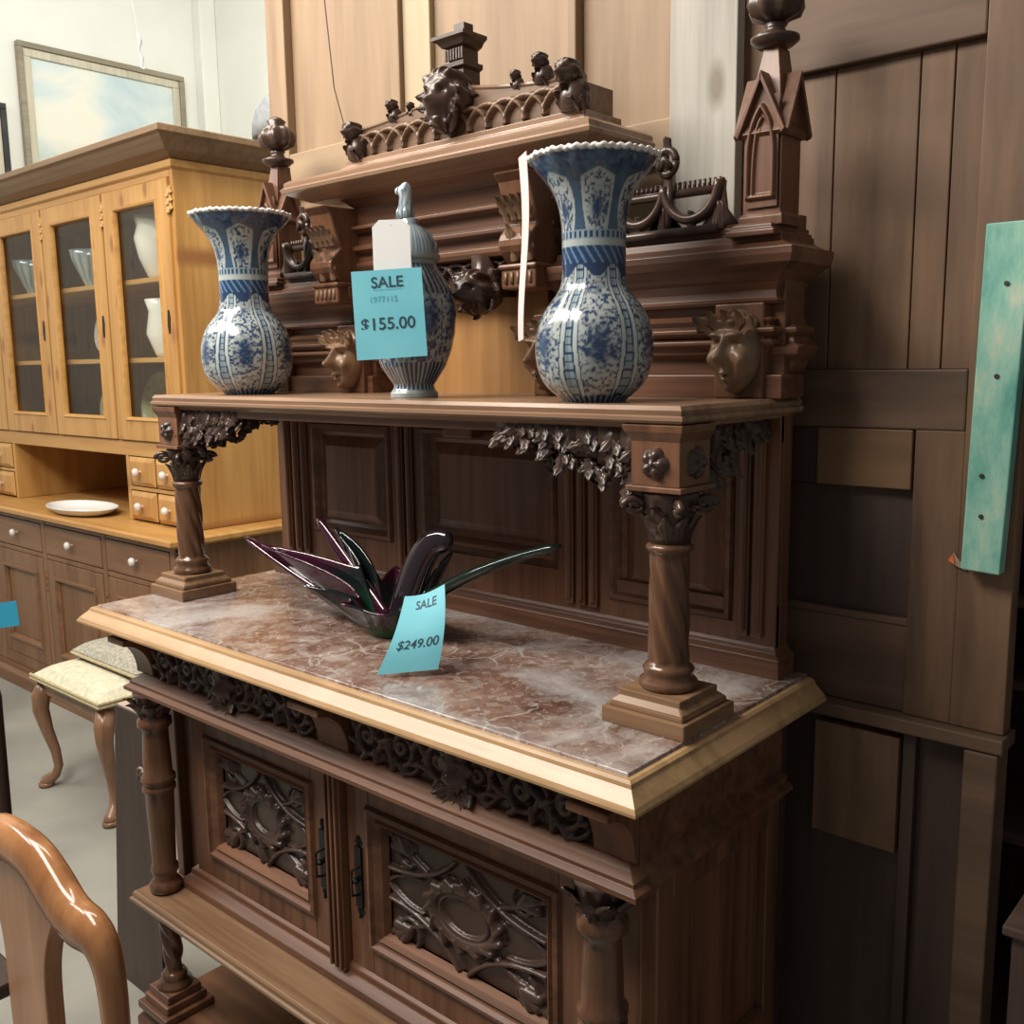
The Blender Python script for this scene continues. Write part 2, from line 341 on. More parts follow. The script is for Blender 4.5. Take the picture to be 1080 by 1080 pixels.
def textm(name, s, size, M, parent, m, bold=0):
    cu = bpy.data.curves.new(name, 'FONT'); cu.body = s; cu.size = size; cu.align_x = 'CENTER'; cu.align_y = 'CENTER'; cu.extrude = 0; cu.offset = bold
    t = bpy.data.objects.new(name, cu); COL.objects.link(t); me = bpy.data.meshes.new_from_object(t.evaluated_get(bpy.context.evaluated_depsgraph_get())); bpy.data.objects.remove(t)
    me.transform(M); me.materials.clear(); me.materials.append(m); o = bpy.data.objects.new(name, me); COL.objects.link(o); o.parent = parent; return o

# ================================================================== SETTING
struct(MB().box(-6.3, 4, -4.5, 3.6, -.1, 0).build('floor', FLOOR))
struct(MB().box(-6.15, -6, -4.5, 3.45, 0, 4.6).build('wall_left', WALL))
struct(MB().box(-6, 4, 3.3, 3.45, 0, 4.6).build('wall_back', WALL))
struct(MB().box(-6, -5.9, 3.17, 3.3, 0, 4.6).build('trim_1', WALL, bevel=.01))

# ================================================================== SIDEBOARD
SB = empty('carved_sideboard', (-.75, .28, 0), 'tall carved walnut gothic sideboard with reddish marble top, twisted columns and cornices', 'sideboard')
XL, XR = -1.37, -.05          # carcass ends
# --- base
b = MB(); b.mould([(0, 0), (0, .07), (-.012, .085), (-.02, .10)], -1.40, -.02, .02, .52); b.build('base_plinth', WALX, SB, bevel=.003)
MB().box(XL, XR, .50, .52, .10, .97).build('back_board', DARKBOARD, SB)
b = MB(); b.box(XL, XL+.03, .13, .50, .385, .885); b.box(XL+.03, -1.285, .15, .18, .385, .885); b.build('side_panel', WALZ, SB, bevel=.003)
b = MB(); b.box(XR-.03, XR, .13, .17, .385, .885); b.box(XR-.03, XR, .46, .50, .385, .885); b.box(XR-.03, XR, .17, .46, .80, .885); b.box(XR-.03, XR, .17, .46, .385, .47)
b.box(XR-.03, XR-.015, .17, .46, .47, .80); b.box(-.155, XR-.03, .14, .17, .385, .885); b.build('side_panel', WALZ, SB, bevel=.003)
# middle shelf with moulded edge
b = MB(); b.mould([(-.012, .362), (0, .368), (0, .374), (-.006, .377), (-.006, .385), (-.01, .39)], -1.385, -.035, .015, .50); b.build('lower_shelf', STEPW, SB, bevel=.0015)
# cabinet body: rails, centre post, plinth under doors
YD = .13
b = MB(); b.mould([(.03, .39), (.03, .405), (.012, .42), (.012, .43), (0, .44)], -1.285, -.155, YD+.005, .2); b.build('door_plinth', WALX, SB, bevel=.002)
b = MB(); b.box(-1.285, -.155, YD+.004, YD+.03, .82, .885); b.build('top_rail', WALX, SB, bevel=.002)
b = MB(); b.box(-.775, -.735, YD-.016, YD+.02, .42, .835); [b.box(x, x+.006, YD-.024, YD-.01, .425, .83) for x in (-.772, -.758, -.744)]; b.build('centre_stile', WALZ, SB, bevel=.002)
def door(x0, x1, hx, tr):
    z0, z1 = .43, .825; s = .062
    b = MB(); b.box(x0, x0+s, YD, YD+.03, z0, z1); b.box(x1-s, x1, YD, YD+.03, z0, z1); b.box(x0+s, x1-s, YD, YD+.03, z1-s, z1); b.box(x0+s, x1-s, YD, YD+.03, z0, z0+s)
    d = b.build('door', WALZ, SB, bevel=.002)
    b = MB(); b.frame(x0+s-.006, x1-s+.006, z0+s-.006, z1-s+.006, YD, [(0, 0), (.004, -.008), (.012, -.010), (.016, -.002), (.022, .002), (.026, -.003), (.034, .004), (.040, .018)]); b.build('panel_moulding', WALX, d)
    a, c, e, f = x0+s+.03, x1-s-.03, z0+s+.03, z1-s-.03; cx, cz, w, h = (a+c)/2, (e+f)/2, (c-a)/2, (f-e)/2
    st = []; sc = []
    for rx, rz, ww, hh in ((.40, .46, .013, .014), (.30, .34, .005, .009)): st.append((arc(cx, cz, w*rx, h*rz, 0, 360, 40), ww, hh, 0))
    for sx in (-1, 1):
        for sz in (-1, 1):
            st.append((bez((cx+sx*w*.98, cz+sz*h*.28), (cx+sx*w*.35, cz+sz*h*.30), (cx+sx*w*.05, cz+sz*h*.98)), .0055, .013, 0))
            st.append((bez((cx+sx*w*.98, cz+sz*h*.95), (cx+sx*w*.60, cz+sz*h*.55), (cx+sx*w*.33, cz+sz*h*.40)), .007, .010, .3))
            st.append((spiral(cx+sx*w*.72, cz+sz*h*.74, w*.17, 1.3, 1.2*sx, sx*sz, 22), .006, .010, .4))
            st.append((bez((cx+sx*w*.98, cz+sz*h*.02), (cx+sx*w*.8, cz+sz*h*.3), (cx+sx*w*.52, cz+sz*h*.30)), .005, .010, .3))
            for k in range(3):
                an = math.atan2(sz*h*.7, sx*w*.7)+(k-1)*.5; p = np.array((cx+sx*w*.70, cz+sz*h*.72)); st.append(([p, p+.034*np.array((math.cos(an), math.sin(an)))], .011, .015, .5))
    for k in range(14):
        an = 2*PI*k/14; p = np.array((cx+w*.40*math.cos(an), cz+h*.46*math.sin(an))); q = p+.02*np.array((math.cos(an+.9), math.sin(an+.9))); st.append(([p, q], .008, .017, .5))
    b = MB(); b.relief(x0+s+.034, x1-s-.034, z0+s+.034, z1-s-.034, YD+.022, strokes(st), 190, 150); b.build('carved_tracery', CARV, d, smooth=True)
    b = MB(); zc = .62; b.box(hx-.009, hx+.009, YD-.005, YD, zc-.06, zc+.06)
    for zz in (.06, -.06): b.leaf((hx, YD-.002, zc+zz*.9), (0, 0, 1 if zz > 0 else -1), (0, -1, 0), .03, .011, .1, 2)
    b.lathe([(.002, 0), (.007, .003), (.007, .008), (.003, .012)], (hx, YD-.012, zc-.01), 12); b.tube([(hx, YD-.005, zc+.02), (hx, YD-.02, zc+.018), (hx, YD-.02, zc-.03), (hx, YD-.006, zc-.034)], .003, 8)
    b.build('key_plate', IRON, d, bevel=.001)
door(-1.275, -.778, -.806, 0); door(-.732, -.165, -.700, 0)
# lower columns
def column_low(x, y, zb, zt):
    H = zt-zb; P = [(.024, 0), (.034, .004), (.036, .018), (.030, .026), (.024, .034), (.030, .05), (.030, .058), (.026, .066), (.028, .13), (.030, .20), (.031, .235), (.036, .242), (.036, .250), (.030, .256), (.037, .264), (.037, .272), (.031, .28), (.030, .32), (.028, H-.10), (.027, H-.085), (.037, H-.075), (.037, H-.062), (.030, H-.055), (.030, H-.05)]
    c = MB().lathe(P, (x, y, zb), 32).build('column', SHAFT, SB, smooth=True)
    b = MB().lathe([(.028, H-.055), (.031, H-.03), (.040, H-.005), (.042, H)], (x, y, zb), 24)
    for k in range(8):
        a = 2*PI*k/8; dx, dy = math.cos(a), math.sin(a)
        b.leaf((x+.029*dx, y+.029*dy, zb+H-.056), (dx*.25, dy*.25, 1), (dx, dy, 0), .052, .014, .45, 2)
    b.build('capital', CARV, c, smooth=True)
for x in (-1.325, -.105): column_low(x, .075, .39, .856)
def twist(amp, k, tw, z0, z1):
    def f(th, z, r): return r*(1+amp*np.abs(np.sin(k*(th+tw*(z-z0))/2))-amp*.5) if z0 < z < z1 else r
    return f
for x in (-1.325, -.105):       # thin spiral posts under the lower shelf
    P = [(.040, .155), (.038, .165), (.026, .175), (.030, .182), (.024, .19)]+[(.017+.010*(z-.19)/.15, z) for z in np.linspace(.192, .335, 26)]+[(.030, .337), (.032, .362)]
    c = MB().lathe(P, (x, .08, 0), 32, twist(.28, 4, 30, .191, .336)).build('spiral_foot', SHAFT, SB, smooth=True)
    b = MB(); [b.box(x-q, x+q, .08-q, .08+q, a, z) for q, a, z in ((.062, .10, .118), (.050, .118, .137), (.042, .137, .156))]; b.build('foot_block', WALX, c, bevel=.003)
# --- frieze
b = MB(); b.box(XL, XR, .085, .50, .885, .985); b.build('frieze_board', WALX, SB)
b = MB(); b.mould([(-.02, .846), (.0, .852), (.022, .856), (.022, .864), (.012, .870), (.012, .876), (.0, .884), (-.01, .892)], XL, XR, .065, .50); b.build('frieze_rail', WALX, SB, bevel=.001)
def frieze(x0, x1, seed):
    r = np.random.default_rng(seed); st = []; z0, z1 = .892, .982; cz = (z0+z1)/2; L = x1-x0; n = 6
    for k in range(n):
        cx = x0+L*(k+.5)/n; sg = 1 if k % 2 else -1
        st.append((spiral(cx, cz, .036, 1.6, PI*(k % 2), sg, 34), .008, .014, .35))
        for j in range(7):
            a = 2*PI*j/7+r.uniform(0, .4); p = np.array((cx+.030*math.cos(a), cz+.030*math.sin(a))); q = p+r.uniform(.014, .024)*np.array((math.cos(a+.8*sg), math.sin(a+.8*sg))); st.append(([p, q], .008, .017, .6))
        st.append((arc(cx, cz, .009, .009, 0, 360, 8), .006, .013, 0))
        st.append((bez((cx, cz-.04*sg), (cx+.03, cz-.05*sg), (cx+L/n/2+.012, cz)), .007, .013, .3))
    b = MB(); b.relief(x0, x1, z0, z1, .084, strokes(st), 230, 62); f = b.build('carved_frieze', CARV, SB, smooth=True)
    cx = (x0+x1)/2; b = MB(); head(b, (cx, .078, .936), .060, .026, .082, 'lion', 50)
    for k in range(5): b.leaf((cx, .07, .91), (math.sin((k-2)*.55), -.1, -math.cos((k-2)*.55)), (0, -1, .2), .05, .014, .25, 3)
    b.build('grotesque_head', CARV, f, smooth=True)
frieze(-1.31, -.745, 1); frieze(-.64, -.125, 2)
def bracket(x0, x1):     # concave console under the slab
    poly = [(.085, .985), (.012, .985), (.012, .972)]+[(.012+.062*(math.sin(t))**1.0, .972-.080*(1-math.cos(t))) for t in np.linspace(.1, PI/2, 10)]+[(.085, .888)]
    return MB().prism(poly, x0, x1, 'x').build('console_bracket', WALZ, SB, bevel=.002)
for a in ((-1.385, -1.315), (-.735, -.65), (-.12, -.05)): bracket(*a)
# --- slab
prof = [(-.05, .975), (-.03, .985), (-.012, .995), (0, 1.0), (.0, 1.004), (-.004, 1.010), (-.020, 1.026), (-.022, 1.031), (-.027, 1.034), (-.034, 1.034), (-.036, 1.026)]
b = MB(); b.mould(prof, -1.5, 0, 0, .555); b.build('top_frame', TOPW, SB)
b = MB(); b.mould([(-.036, 1.028), (-.034, 1.034), (-.036, 1.0385)], -1.5, 0, 0, .555); b.build('marble_slab', MARB, SB, bevel=.001)
ZM = 1.0385
# --- back panelling
b = MB(); b.box(-1.43, -.07, .52, .55, ZM, 1.472)
for a, c in ((-1.43, -1.29), (-1.005, -.905), (-.53, -.405), (-.15, -.07)): b.box(a, c, .508, .52, ZM, 1.472)
for z0, z1 in ((ZM, 1.16), (1.425, 1.472)): b.box(-1.43, -.07, .5085, .52, z0, z1)
BP = b.build('back_panelling', WALZ, SB, bevel=.002)
b = MB(); b.mould([(.016, ZM), (.016, 1.070), (.006, 1.078), (.004, 1.084), (0, 1.09)], -1.43, -.072, .508, .55); b.build('base_moulding', WALX, BP, bevel=.0015)
for x0, x1, z0, z1 in ((-1.29, -1.005, 1.16, 1.425), (-.905, -.53, 1.175, 1.425), (-.405, -.15, 1.12, 1.425)):
    b = MB(); b.frame(x0, x1, z0, z1, .508, [(0, 0), (.004, -.007), (.012, -.007), (.017, .000), (.022, .008), (.030, .012)]); b.build('panel_moulding', WALX, BP)
    b = MB(); i = .055; b.hexa([(x0+.03, .5205, z0+.03), (x1-.03, .5205, z0+.03), (x1-.03, .5205, z1-.03), (x0+.03, .5205, z1-.03)], [(x0+i, .508, z0+i), (x1-i, .508, z0+i), (x1-i, .508, z1-i), (x0+i, .508, z1-i)])
    b.frame(x0+i+.004, x1-i-.004, z0+i+.004, z1-i-.004, .508, [(0, 0), (.003, .006), (.008, .006), (.010, 0)])
    b.build('raised_panel', WALZ, BP)
for a, c in ((-1.40, -1.30), (-.985, -.925), (-.51, -.425), (-.14, -.09)):
    n = max(2, round((c-a)/.03)); b = MB()
    for k in range(n): xx = a+(c-a)*(k+.5)/n; b.box(xx-.010, xx+.010, .500, .508, 1.10, 1.44); b.tube([(xx, .500, 1.11), (xx, .500, 1.43)], .007, 8)
    b.build('pilaster_flute', WALZ, BP, bevel=.002)
b = MB(); b.box(-.80, -.70, .44, .508, 1.435, 1.472); b.box(-.79, -.71, .46, .508, 1.41, 1.435); b.build('corbel', WALX, BP, bevel=.004)
# --- upper columns
def column_up(x):
    y = .235; b = MB()
    for q, z0, z1 in ((.070, ZM, 1.062), (.062, 1.062, 1.070), (.052, 1.070, 1.088)): b.box(x-q, x+q, y-q, y+q, z0, z1)
    b.hexa([(x-.062, y-.062, 1.07), (x+.062, y-.062, 1.07), (x+.062, y+.062, 1.07), (x-.062, y+.062, 1.07)], [(x-.05, y-.05, 1.08), (x+.05, y-.05, 1.08), (x+.05, y+.05, 1.08), (x-.05, y+.05, 1.08)])
    c = b.build('column_plinth', STEPW, SB, bevel=.002)
    P = [(.040, 1.088), (.043, 1.093), (.042, 1.100), (.035, 1.105), (.036, 1.112), (.038, 1.117), (.034, 1.122), (.029, 1.127)]+[(.0285-.0015*(z-1.13)/.16, z) for z in np.linspace(1.13, 1.285, 34)]+[(.029, 1.288), (.034, 1.293), (.034, 1.298), (.029, 1.302)]
    s = MB().lathe([(r, z) for r, z in P], (x, y, 0), 48, twist(.16, 7, 13, 1.129, 1.287)).build('column', SHAFT, SB, smooth=True)
    b = MB(); b.lathe([(.029, 1.30), (.029, 1.325), (.032, 1.35), (.040, 1.366), (.042, 1.374), (.036, 1.378)], (x, y, 0), 32)
    for k in range(8):
        a = 2*PI*(k+.5)/8; dx, dy = math.cos(a), math.sin(a); b.leaf((x+.028*dx, y+.028*dy, 1.303), (dx*.15, dy*.15, 1), (dx, dy, 0), .045, .012, .25, 2)
    for sx in (-1, 1):
        for sy in (-1, 1):
            p = [(x+sx*(.036+.012*math.cos(t)*(1-t/12)), y+sy*(.036+.012*math.cos(t)*(1-t/12)), 1.355+.012*math.sin(t)*(1-t/12)) for t in np.linspace(0, 9, 26)]; b.tube(p, .0055, 8)
    for dx, dy in ((0, -1), (0, 1), (1, 0), (-1, 0)): b.leaf((x+dx*.03, y+dy*.03, 1.345), (dx*.7, dy*.7, 1), (dx, dy, 0), .024, .009, .5, 1)
    b.build('capital', CARV, s, smooth=True)
    b = MB(); b.box(x-.046, x+.046, y-.046, y+.046, 1.378, 1.386); b.box(x-.040, x+.040, y-.040, y+.040, 1.386, 1.45)
    b.mould([(.0, 1.448), (.002, 1.452), (.008, 1.462), (.010, 1.472)], x-.040, x+.040, y-.040, y+.040)
    k = b.build('impost_block', WALZ, SB, bevel=.0015)
    b = MB(); rosette(b, (x, y-.040, 1.418), .024, 'y'); b.build('rosette', CARV, k, smooth=True)
    b = MB(); rosette(b, (x+.040, y, 1.418), .024, 'x', sgn=-1); b.build('rosette', CARV, k, smooth=True)
for x in (-1.40, -.103): column_up(x)
def leaf_bracket(p0, d, L, drop):      # carved foliage hanging under the shelf
    b = MB(); d = np.array(d, float); sd = np.array((-d[1], d[0], 0)); r = np.random.default_rng(int(abs(p0[0])*100)+int(L*100))
    n = 7
    for k in range(n):
        t = k/(n-1); base = np.array(p0)+d*L*t; h = drop*(1-t)**.8+.02
        b.add([base+sd*s*.012+np.array((0, 0, z))+d*e*L/n/1.8 for z in (0, -h*.7) for s in (-1, 1) for e in (-1, 1)], [(0,1,3,2), (4,6,7,5), (0,4,5,1), (2,3,7,6), (0,2,6,4), (1,5,7,3)])
        for j in range(5):
            for s in (-1, 1):
                q = base+sd*s*.012+np.array((0, 0, -r.uniform(0, h)))+d*r.uniform(-.5, .5)*L/n
                b.leaf(q, d*r.uniform(-.8, .8)+np.array((0, 0, -1))*r.uniform(.2, 1), sd*s, .036, .011, .3, 3)
        b.leaf(base+np.array((0, 0, -h*.6)), d*.5+np.array((0, 0, -1)), sd*-1 if sd[1] > 0 else sd, .04, .013, .4, 3)
    return b
for p0, d, L in (((-1.355, .215, 1.472), (1, 0, 0), .20), ((-.148, .215, 1.472), (-1, 0, 0), .24), ((-.103, .285, 1.472), (0, 1, 0), .20), ((-1.40, .285, 1.472), (0, 1, 0), .20)):
    leaf_bracket(p0, d, L, .075).build('foliage_bracket', CARV, SB, smooth=True)
b = MB(); b.box(-1.355, -.148, .205, .225, 1.452, 1.472); b.build('shelf_apron', WALX, SB, bevel=.002)
# --- shelf
b = MB(); b.mould([(-.02, 1.466), (-.012, 1.472), (-.004, 1.474), (0, 1.478), (0, 1.483), (-.005, 1.485), (-.003, 1.492), (-.008, 1.498), (-.02, 1.4985)], -1.447, -.053, .183, .55); b.build('upper_shelf', SHELFW, SB)
ZS = 1.4985
# --- top section
b = MB(); b.box(-1.37, -.06, .535, .555, ZS, 1.78); b.box(-1.04, -.48, .535, .555, 1.78, 1.92); TB = b.build('top_back_board', WALZ, SB)
b = MB(); b.box(-.95, -.56, .523, .534, ZS, 1.70); b.build('centre_panel', BACKW, TB)
def wing(x0, x1, masks):
    b = MB(); b.box(x0, x1, .47, .535, ZS, 1.70); b.box(x0-.004, x1+.004, .455, .5345, ZS, 1.535)
    b.mould([(-.01, 1.56), (0, 1.568), (.0, 1.575), (.012, 1.582), (.012, 1.588), (.004, 1.592), (.018, 1.600), (.018, 1.606), (.002, 1.611), (.010, 1.620), (-.01, 1.628)], x0+.02, x1-.02, .455, .535)
    for q in ((x0, x0+.05), (x1-.05, x1)): b.mould([(0, 1.536), (.006, 1.545), (.010, 1.556), (.022, 1.566), (.026, 1.578), (.014, 1.584), (.010, 1.592), (.018, 1.600), (.018, 1.606), (.004, 1.612), (0, 1.625)], q[0], q[1], .49, .5355)
    wgt = b.build('wing_body', WALX, SB, bevel=.0015)
    for mx in masks:
        b = MB(); b.box(mx-.042, mx+.042, .445, .535, ZS, 1.645); b.build('pilaster', WALZ, wgt, bevel=.003)
        b = MB(); head(b, (mx, .440, 1.570), .078, .042, .128, 'mask', 90)
        for k in range(5): b.leaf((mx+(k-2)*.012, .408, 1.600), (math.sin((k-2)*.45), -.2, math.cos((k-2)*.45)), (0, -1, .3), .040, .012, .35, 2)
        b.build('carved_mask', CARVX, wgt, smooth=True)
    return wgt
wing(-1.375, -1.0, (-1.33, -1.055)); wing(-.50, -.05, (-.49+.0, -.115))
CORN = [(-.06, 1.628), (-.055, 1.640), (-.02, 1.643), (-.016, 1.648), (-.022, 1.652), (-.024, 1.664), (-.018, 1.676), (-.004, 1.686), (.0, 1.690), (.018, 1.700), (.022, 1.712), (.022, 1.722), (.005, 1.727), (-.01, 1.735), (-.012, 1.745), (-.02, 1.748), (-.02, 1.758), (-.03, 1.762)]
for x0, x1 in ((-1.40, -1.03), (-.485, -.035)):
    MB().mould(CORN, x0, x1, .432, .555).build('side_cornice', WALX, SB, bevel=.001)
for x0, x1 in ((-1.385, -1.285), (-.130, -.050)): MB().mould([(0, 1.742), (0, 1.750), (-.006, 1.753), (-.006, 1.758), (-.012, 1.762)], x0, x1, .425, .555).build('pinnacle_base', WALX, SB, bevel=.0015)
# centre unit
b = MB(); b.box(-1.03, -.485, .45, .555, 1.76, 1.93)
b.mould([(-.02, 1.752), (0, 1.756), (.004, 1.764), (.004, 1.772), (-.006, 1.777), (-.006, 1.790), (.012, 1.797), (.012, 1.804), (-.006, 1.812), (-.006, 1.832), (.014, 1.840), (.014, 1.846), (-.004, 1.852), (-.004, 1.885), (.010, 1.897), (.020, 1.905)], -1.03, -.485, .445, .555)
CU_ = b.build('centre_entablature', WALX, SB, bevel=.001)
b = MB(); b.mould([(-.05, 1.900), (-.01, 1.905), (.030, 1.922), (.034, 1.925), (.036, 1.931), (.030, 1.936), (.030, 1.944), (.022, 1.950), (0, 1.952)], -1.135, -.378, .400, .555); b.build('top_cornice', SHELFW, SB)
for mx in (-1.055, -.515):      # scrolled corbels with blocks below
    b = MB(); x0, x1 = mx-.036, mx+.036
    b.box(x0-.004, x1+.004, .385, .47, 1.688, 1.728); b.box(x0-.008, x1+.008, .380, .47, 1.722, 1.731)
    poly = [(.47, 1.731), (.40, 1.731)]+[(.40-.028*math.sin(t*PI)+.0*t, 1.731+.07*t) for t in np.linspace(0, 1, 8)]+[(.385, 1.84), (.375, 1.87), (.36, 1.885), (.47, 1.885)]
    b.prism(poly, x0, x1, 'x'); k = b.build('scroll_corbel', WALZ, SB, bevel=.004)
    b = MB()
    for j in range(4): b.leaf((mx+(j-1.5)*.017, .402-.02*(j % 2), 1.735), (0, -.15, 1), (0, -1, 0), .07, .011, .15, 3)
    for j in range(4): b.leaf((mx+(j-1.5)*.017, .384, 1.805), (0, -.35, 1), (0, -1, .2), .05, .011, .3, 3)
    for j in range(5): b.box(mx-.03+j*.014, mx-.024+j*.014, .382, .386, 1.697, 1.717)
    b.build('corbel_acanthus', CARVX, k, smooth=True)
# hanging arch + lion pendant in the centre opening
st = []
for k in range(4):
    cx = -.93+k*.095+.05; st += [(arc(cx, 1.70, .045, .05, 0, 180, 14), .006, .012, 0), (arc(cx+.045, 1.70, .045, .05, 0, 180, 14), .006, .012, 0)]
b = MB(); b.box(-1.02, -.495, .468, .484, 1.70, 1.76); b.relief(-1.02, -.495, 1.70, 1.755, .467, strokes(st), 150, 24); b.build('arch_tracery', CARV, CU_, smooth=False)
b = MB(); head(b, (-.655, .43, 1.690), .075, .050, .085, 'lion')
for k in range(7): b.leaf((-.655, .43, 1.70), (math.sin((k-3)*.7), 0, -math.cos((k-3)*.7)*.9), (0, -1, 0), .065, .017, .2, 3)
b.box(-.67, -.64, .43, .53, 1.685, 1.76); b.build('lion_pendant', CARV, CU_, smooth=True)
# parapet
b = MB(); b.mould([(.01, 1.95), (.01, 1.962), (0, 1.968), (0, 1.978), (-.01, 1.982)], -1.02, -.40, .425, .535); PP = b.build('parapet_base', SHELFW, SB, bevel=.001)
def ztop(x): u = abs(x+.71)/.31; return 2.032+.035*max(0, 1-u)**2
xs = np.linspace(-1.005, -.415, 31); b = MB(); n = len(xs)
V = []; F = []
for x in xs:
    for yy in (.437, .455):
        for z in (1.98, ztop(x)): V.append((x, yy, z))
for i in range(n-1):
    a = i*4; c = a+4; F += [(a, c, c+1, a+1), (a+2, a+3, c+3, c+2), (a+1, c+1, c+3, a+3), (a, a+2, c+2, c)]
F += [(0, 1, 3, 2), (n*4-4, n*4-2, n*4-1, n*4-3)]; b.add(V, F)
b.box(-.433, -.415, .455, .53, 1.98, 2.028)
st = []
for k in range(7):
    cx = -.985+k*.09
    for c2 in (cx, cx+.045): st.append((arc(c2, 1.984, .046, .040, 0, 180, 16), .0055, .011, 0))
b.relief(-1.0, -.42, 1.982, 2.028, .436, strokes(st), 190, 24); b.tube([(x, .446, ztop(x)+.004) for x in xs], .010, 8, .6); b.build('gothic_parapet', CARVX, PP)
def creature(x, y, z, s, nm='crouching_creature', par=PP):
    b = MB(); b.lathe([(.001, 0), (.018*s, .004), (.020*s, .02*s), (.014*s, .036*s), (.002, .044*s)], (x, y, z), 16)
    head(b, (x-.004*s, y-.008*s, z+.046*s), .028*s, .020*s, .032*s, 'lion', 22)
    for k in range(7): a = k*.9; b.leaf((x, y, z+.01*s*(k % 3)), (math.cos(a), math.sin(a)*.6-.3, .6), (0, -1, .3), .03*s, .010*s, .4, 2)
    b.build(nm, CARV, par, smooth=True)
creature(-.99, .435, 1.975, 1.25); creature(-.425, .435, 1.975, 1.4); creature(-.885, .445, 2.034, .75); creature(-.50, .445, 2.034, .9); creature(-.56, .445, 2.036, .6); creature(-.835, .445, 2.036, .5)
b = MB(); head(b, (-.718, .425, 2.045), .085, .045, .115, 'lion', 70)
for k in range(9): a = (k-4)*.42; b.leaf((-.718, .412, 2.05), (math.sin(a), -.15, -math.cos(a)), (0, -1, 0), .062, .018, .2, 3)
b.build('lion_head_crest', CARV, PP, smooth=True)
b = MB(); x = -.708
b.mould([(0, 2.05), (0, 2.10), (.008, 2.104), (.008, 2.112), (-.004, 2.116), (-.004, 2.138), (.006, 2.142), (.012, 2.150), (.020, 2.154), (.020, 2.160), (-.004, 2.166), (-.02, 2.175)], x-.022, x+.022, .435, .48)
for k in range(7): b.box(x-.024+k*.0070, x-.020+k*.0070, .433, .437, 2.118, 2.138)
for sx in (-1, 1): b.leaf((x+sx*.02, .44, 2.09), (sx*.5, 0, -1), (sx, -.5, 0), .06, .014, .3, 2)
b.box(x-.010, x+.016, .445, .47, 2.17, 2.184); b.build('crest_tower', CARV, PP, bevel=.001)
# cresting beside pinnacles
def cresting(x0, x1, fin):
    b = MB(); n = max(2, round((x1-x0)/.105)); w_ = (x1-x0)/n
    for k in range(n):
        a = x0+k*w_
        p = [(a+w_*.5*(1-math.cos(t))*1.0, .452, 1.835-.055*math.sin(t)) for t in np.linspace(0, PI, 18)]
        b.tube(p, .0085, 8, 1.6, (0, 1, 0)); b.leaf((a+w_/2, .445, 1.762), (0, 0, 1), (0, -1, 0), .034, .012, .1, 2)
        for s in (0, 1):
            q = a+s*w_; e = min(.032, w_*.34); b.prism([(q-e, 1.766), (q+e, 1.766), (q+e*.4, 1.79), (q+.006, 1.838), (q-.006, 1.838), (q-e*.4, 1.79)], .449, .456, 'y'); b.leaf((q, .445, 1.762), (0, 0, 1), (0, -1, 0), .045, .016, .0, 1)
    for k in range(int((x1-x0)/.009)): xx = x0+(k+.5)*.009; b.tube([(xx, .463, 1.828), (xx, .463, 1.842)], .0033, 6)
    b.box(x0, x1, .457, .469, 1.818, 1.830)
    for fx in fin:
        b.tube([(fx+.016*math.cos(t), .445, 1.872+.019*math.sin(t)) for t in np.linspace(0, 2*PI, 18)], .0065, 8)
        b.tube([(fx-.012, .44, 1.86), (fx, .436, 1.876), (fx+.010, .44, 1.862)], .006, 8); b.leaf((fx, .44, 1.885), (0, 0, 1), (0, -1, 0), .028, .010, .1, 1)
        b.box(fx-.006, fx+.006, .445, .46, 1.762, 1.86)
    b.box(x0, x1, .44, .47, 1.755, 1.768)
    b.build('pierced_cresting', CARV, SB, smooth=True)
cresting(-.455, -.155, (-.247,)); cresting(-1.275, -1.075, (-1.20,))
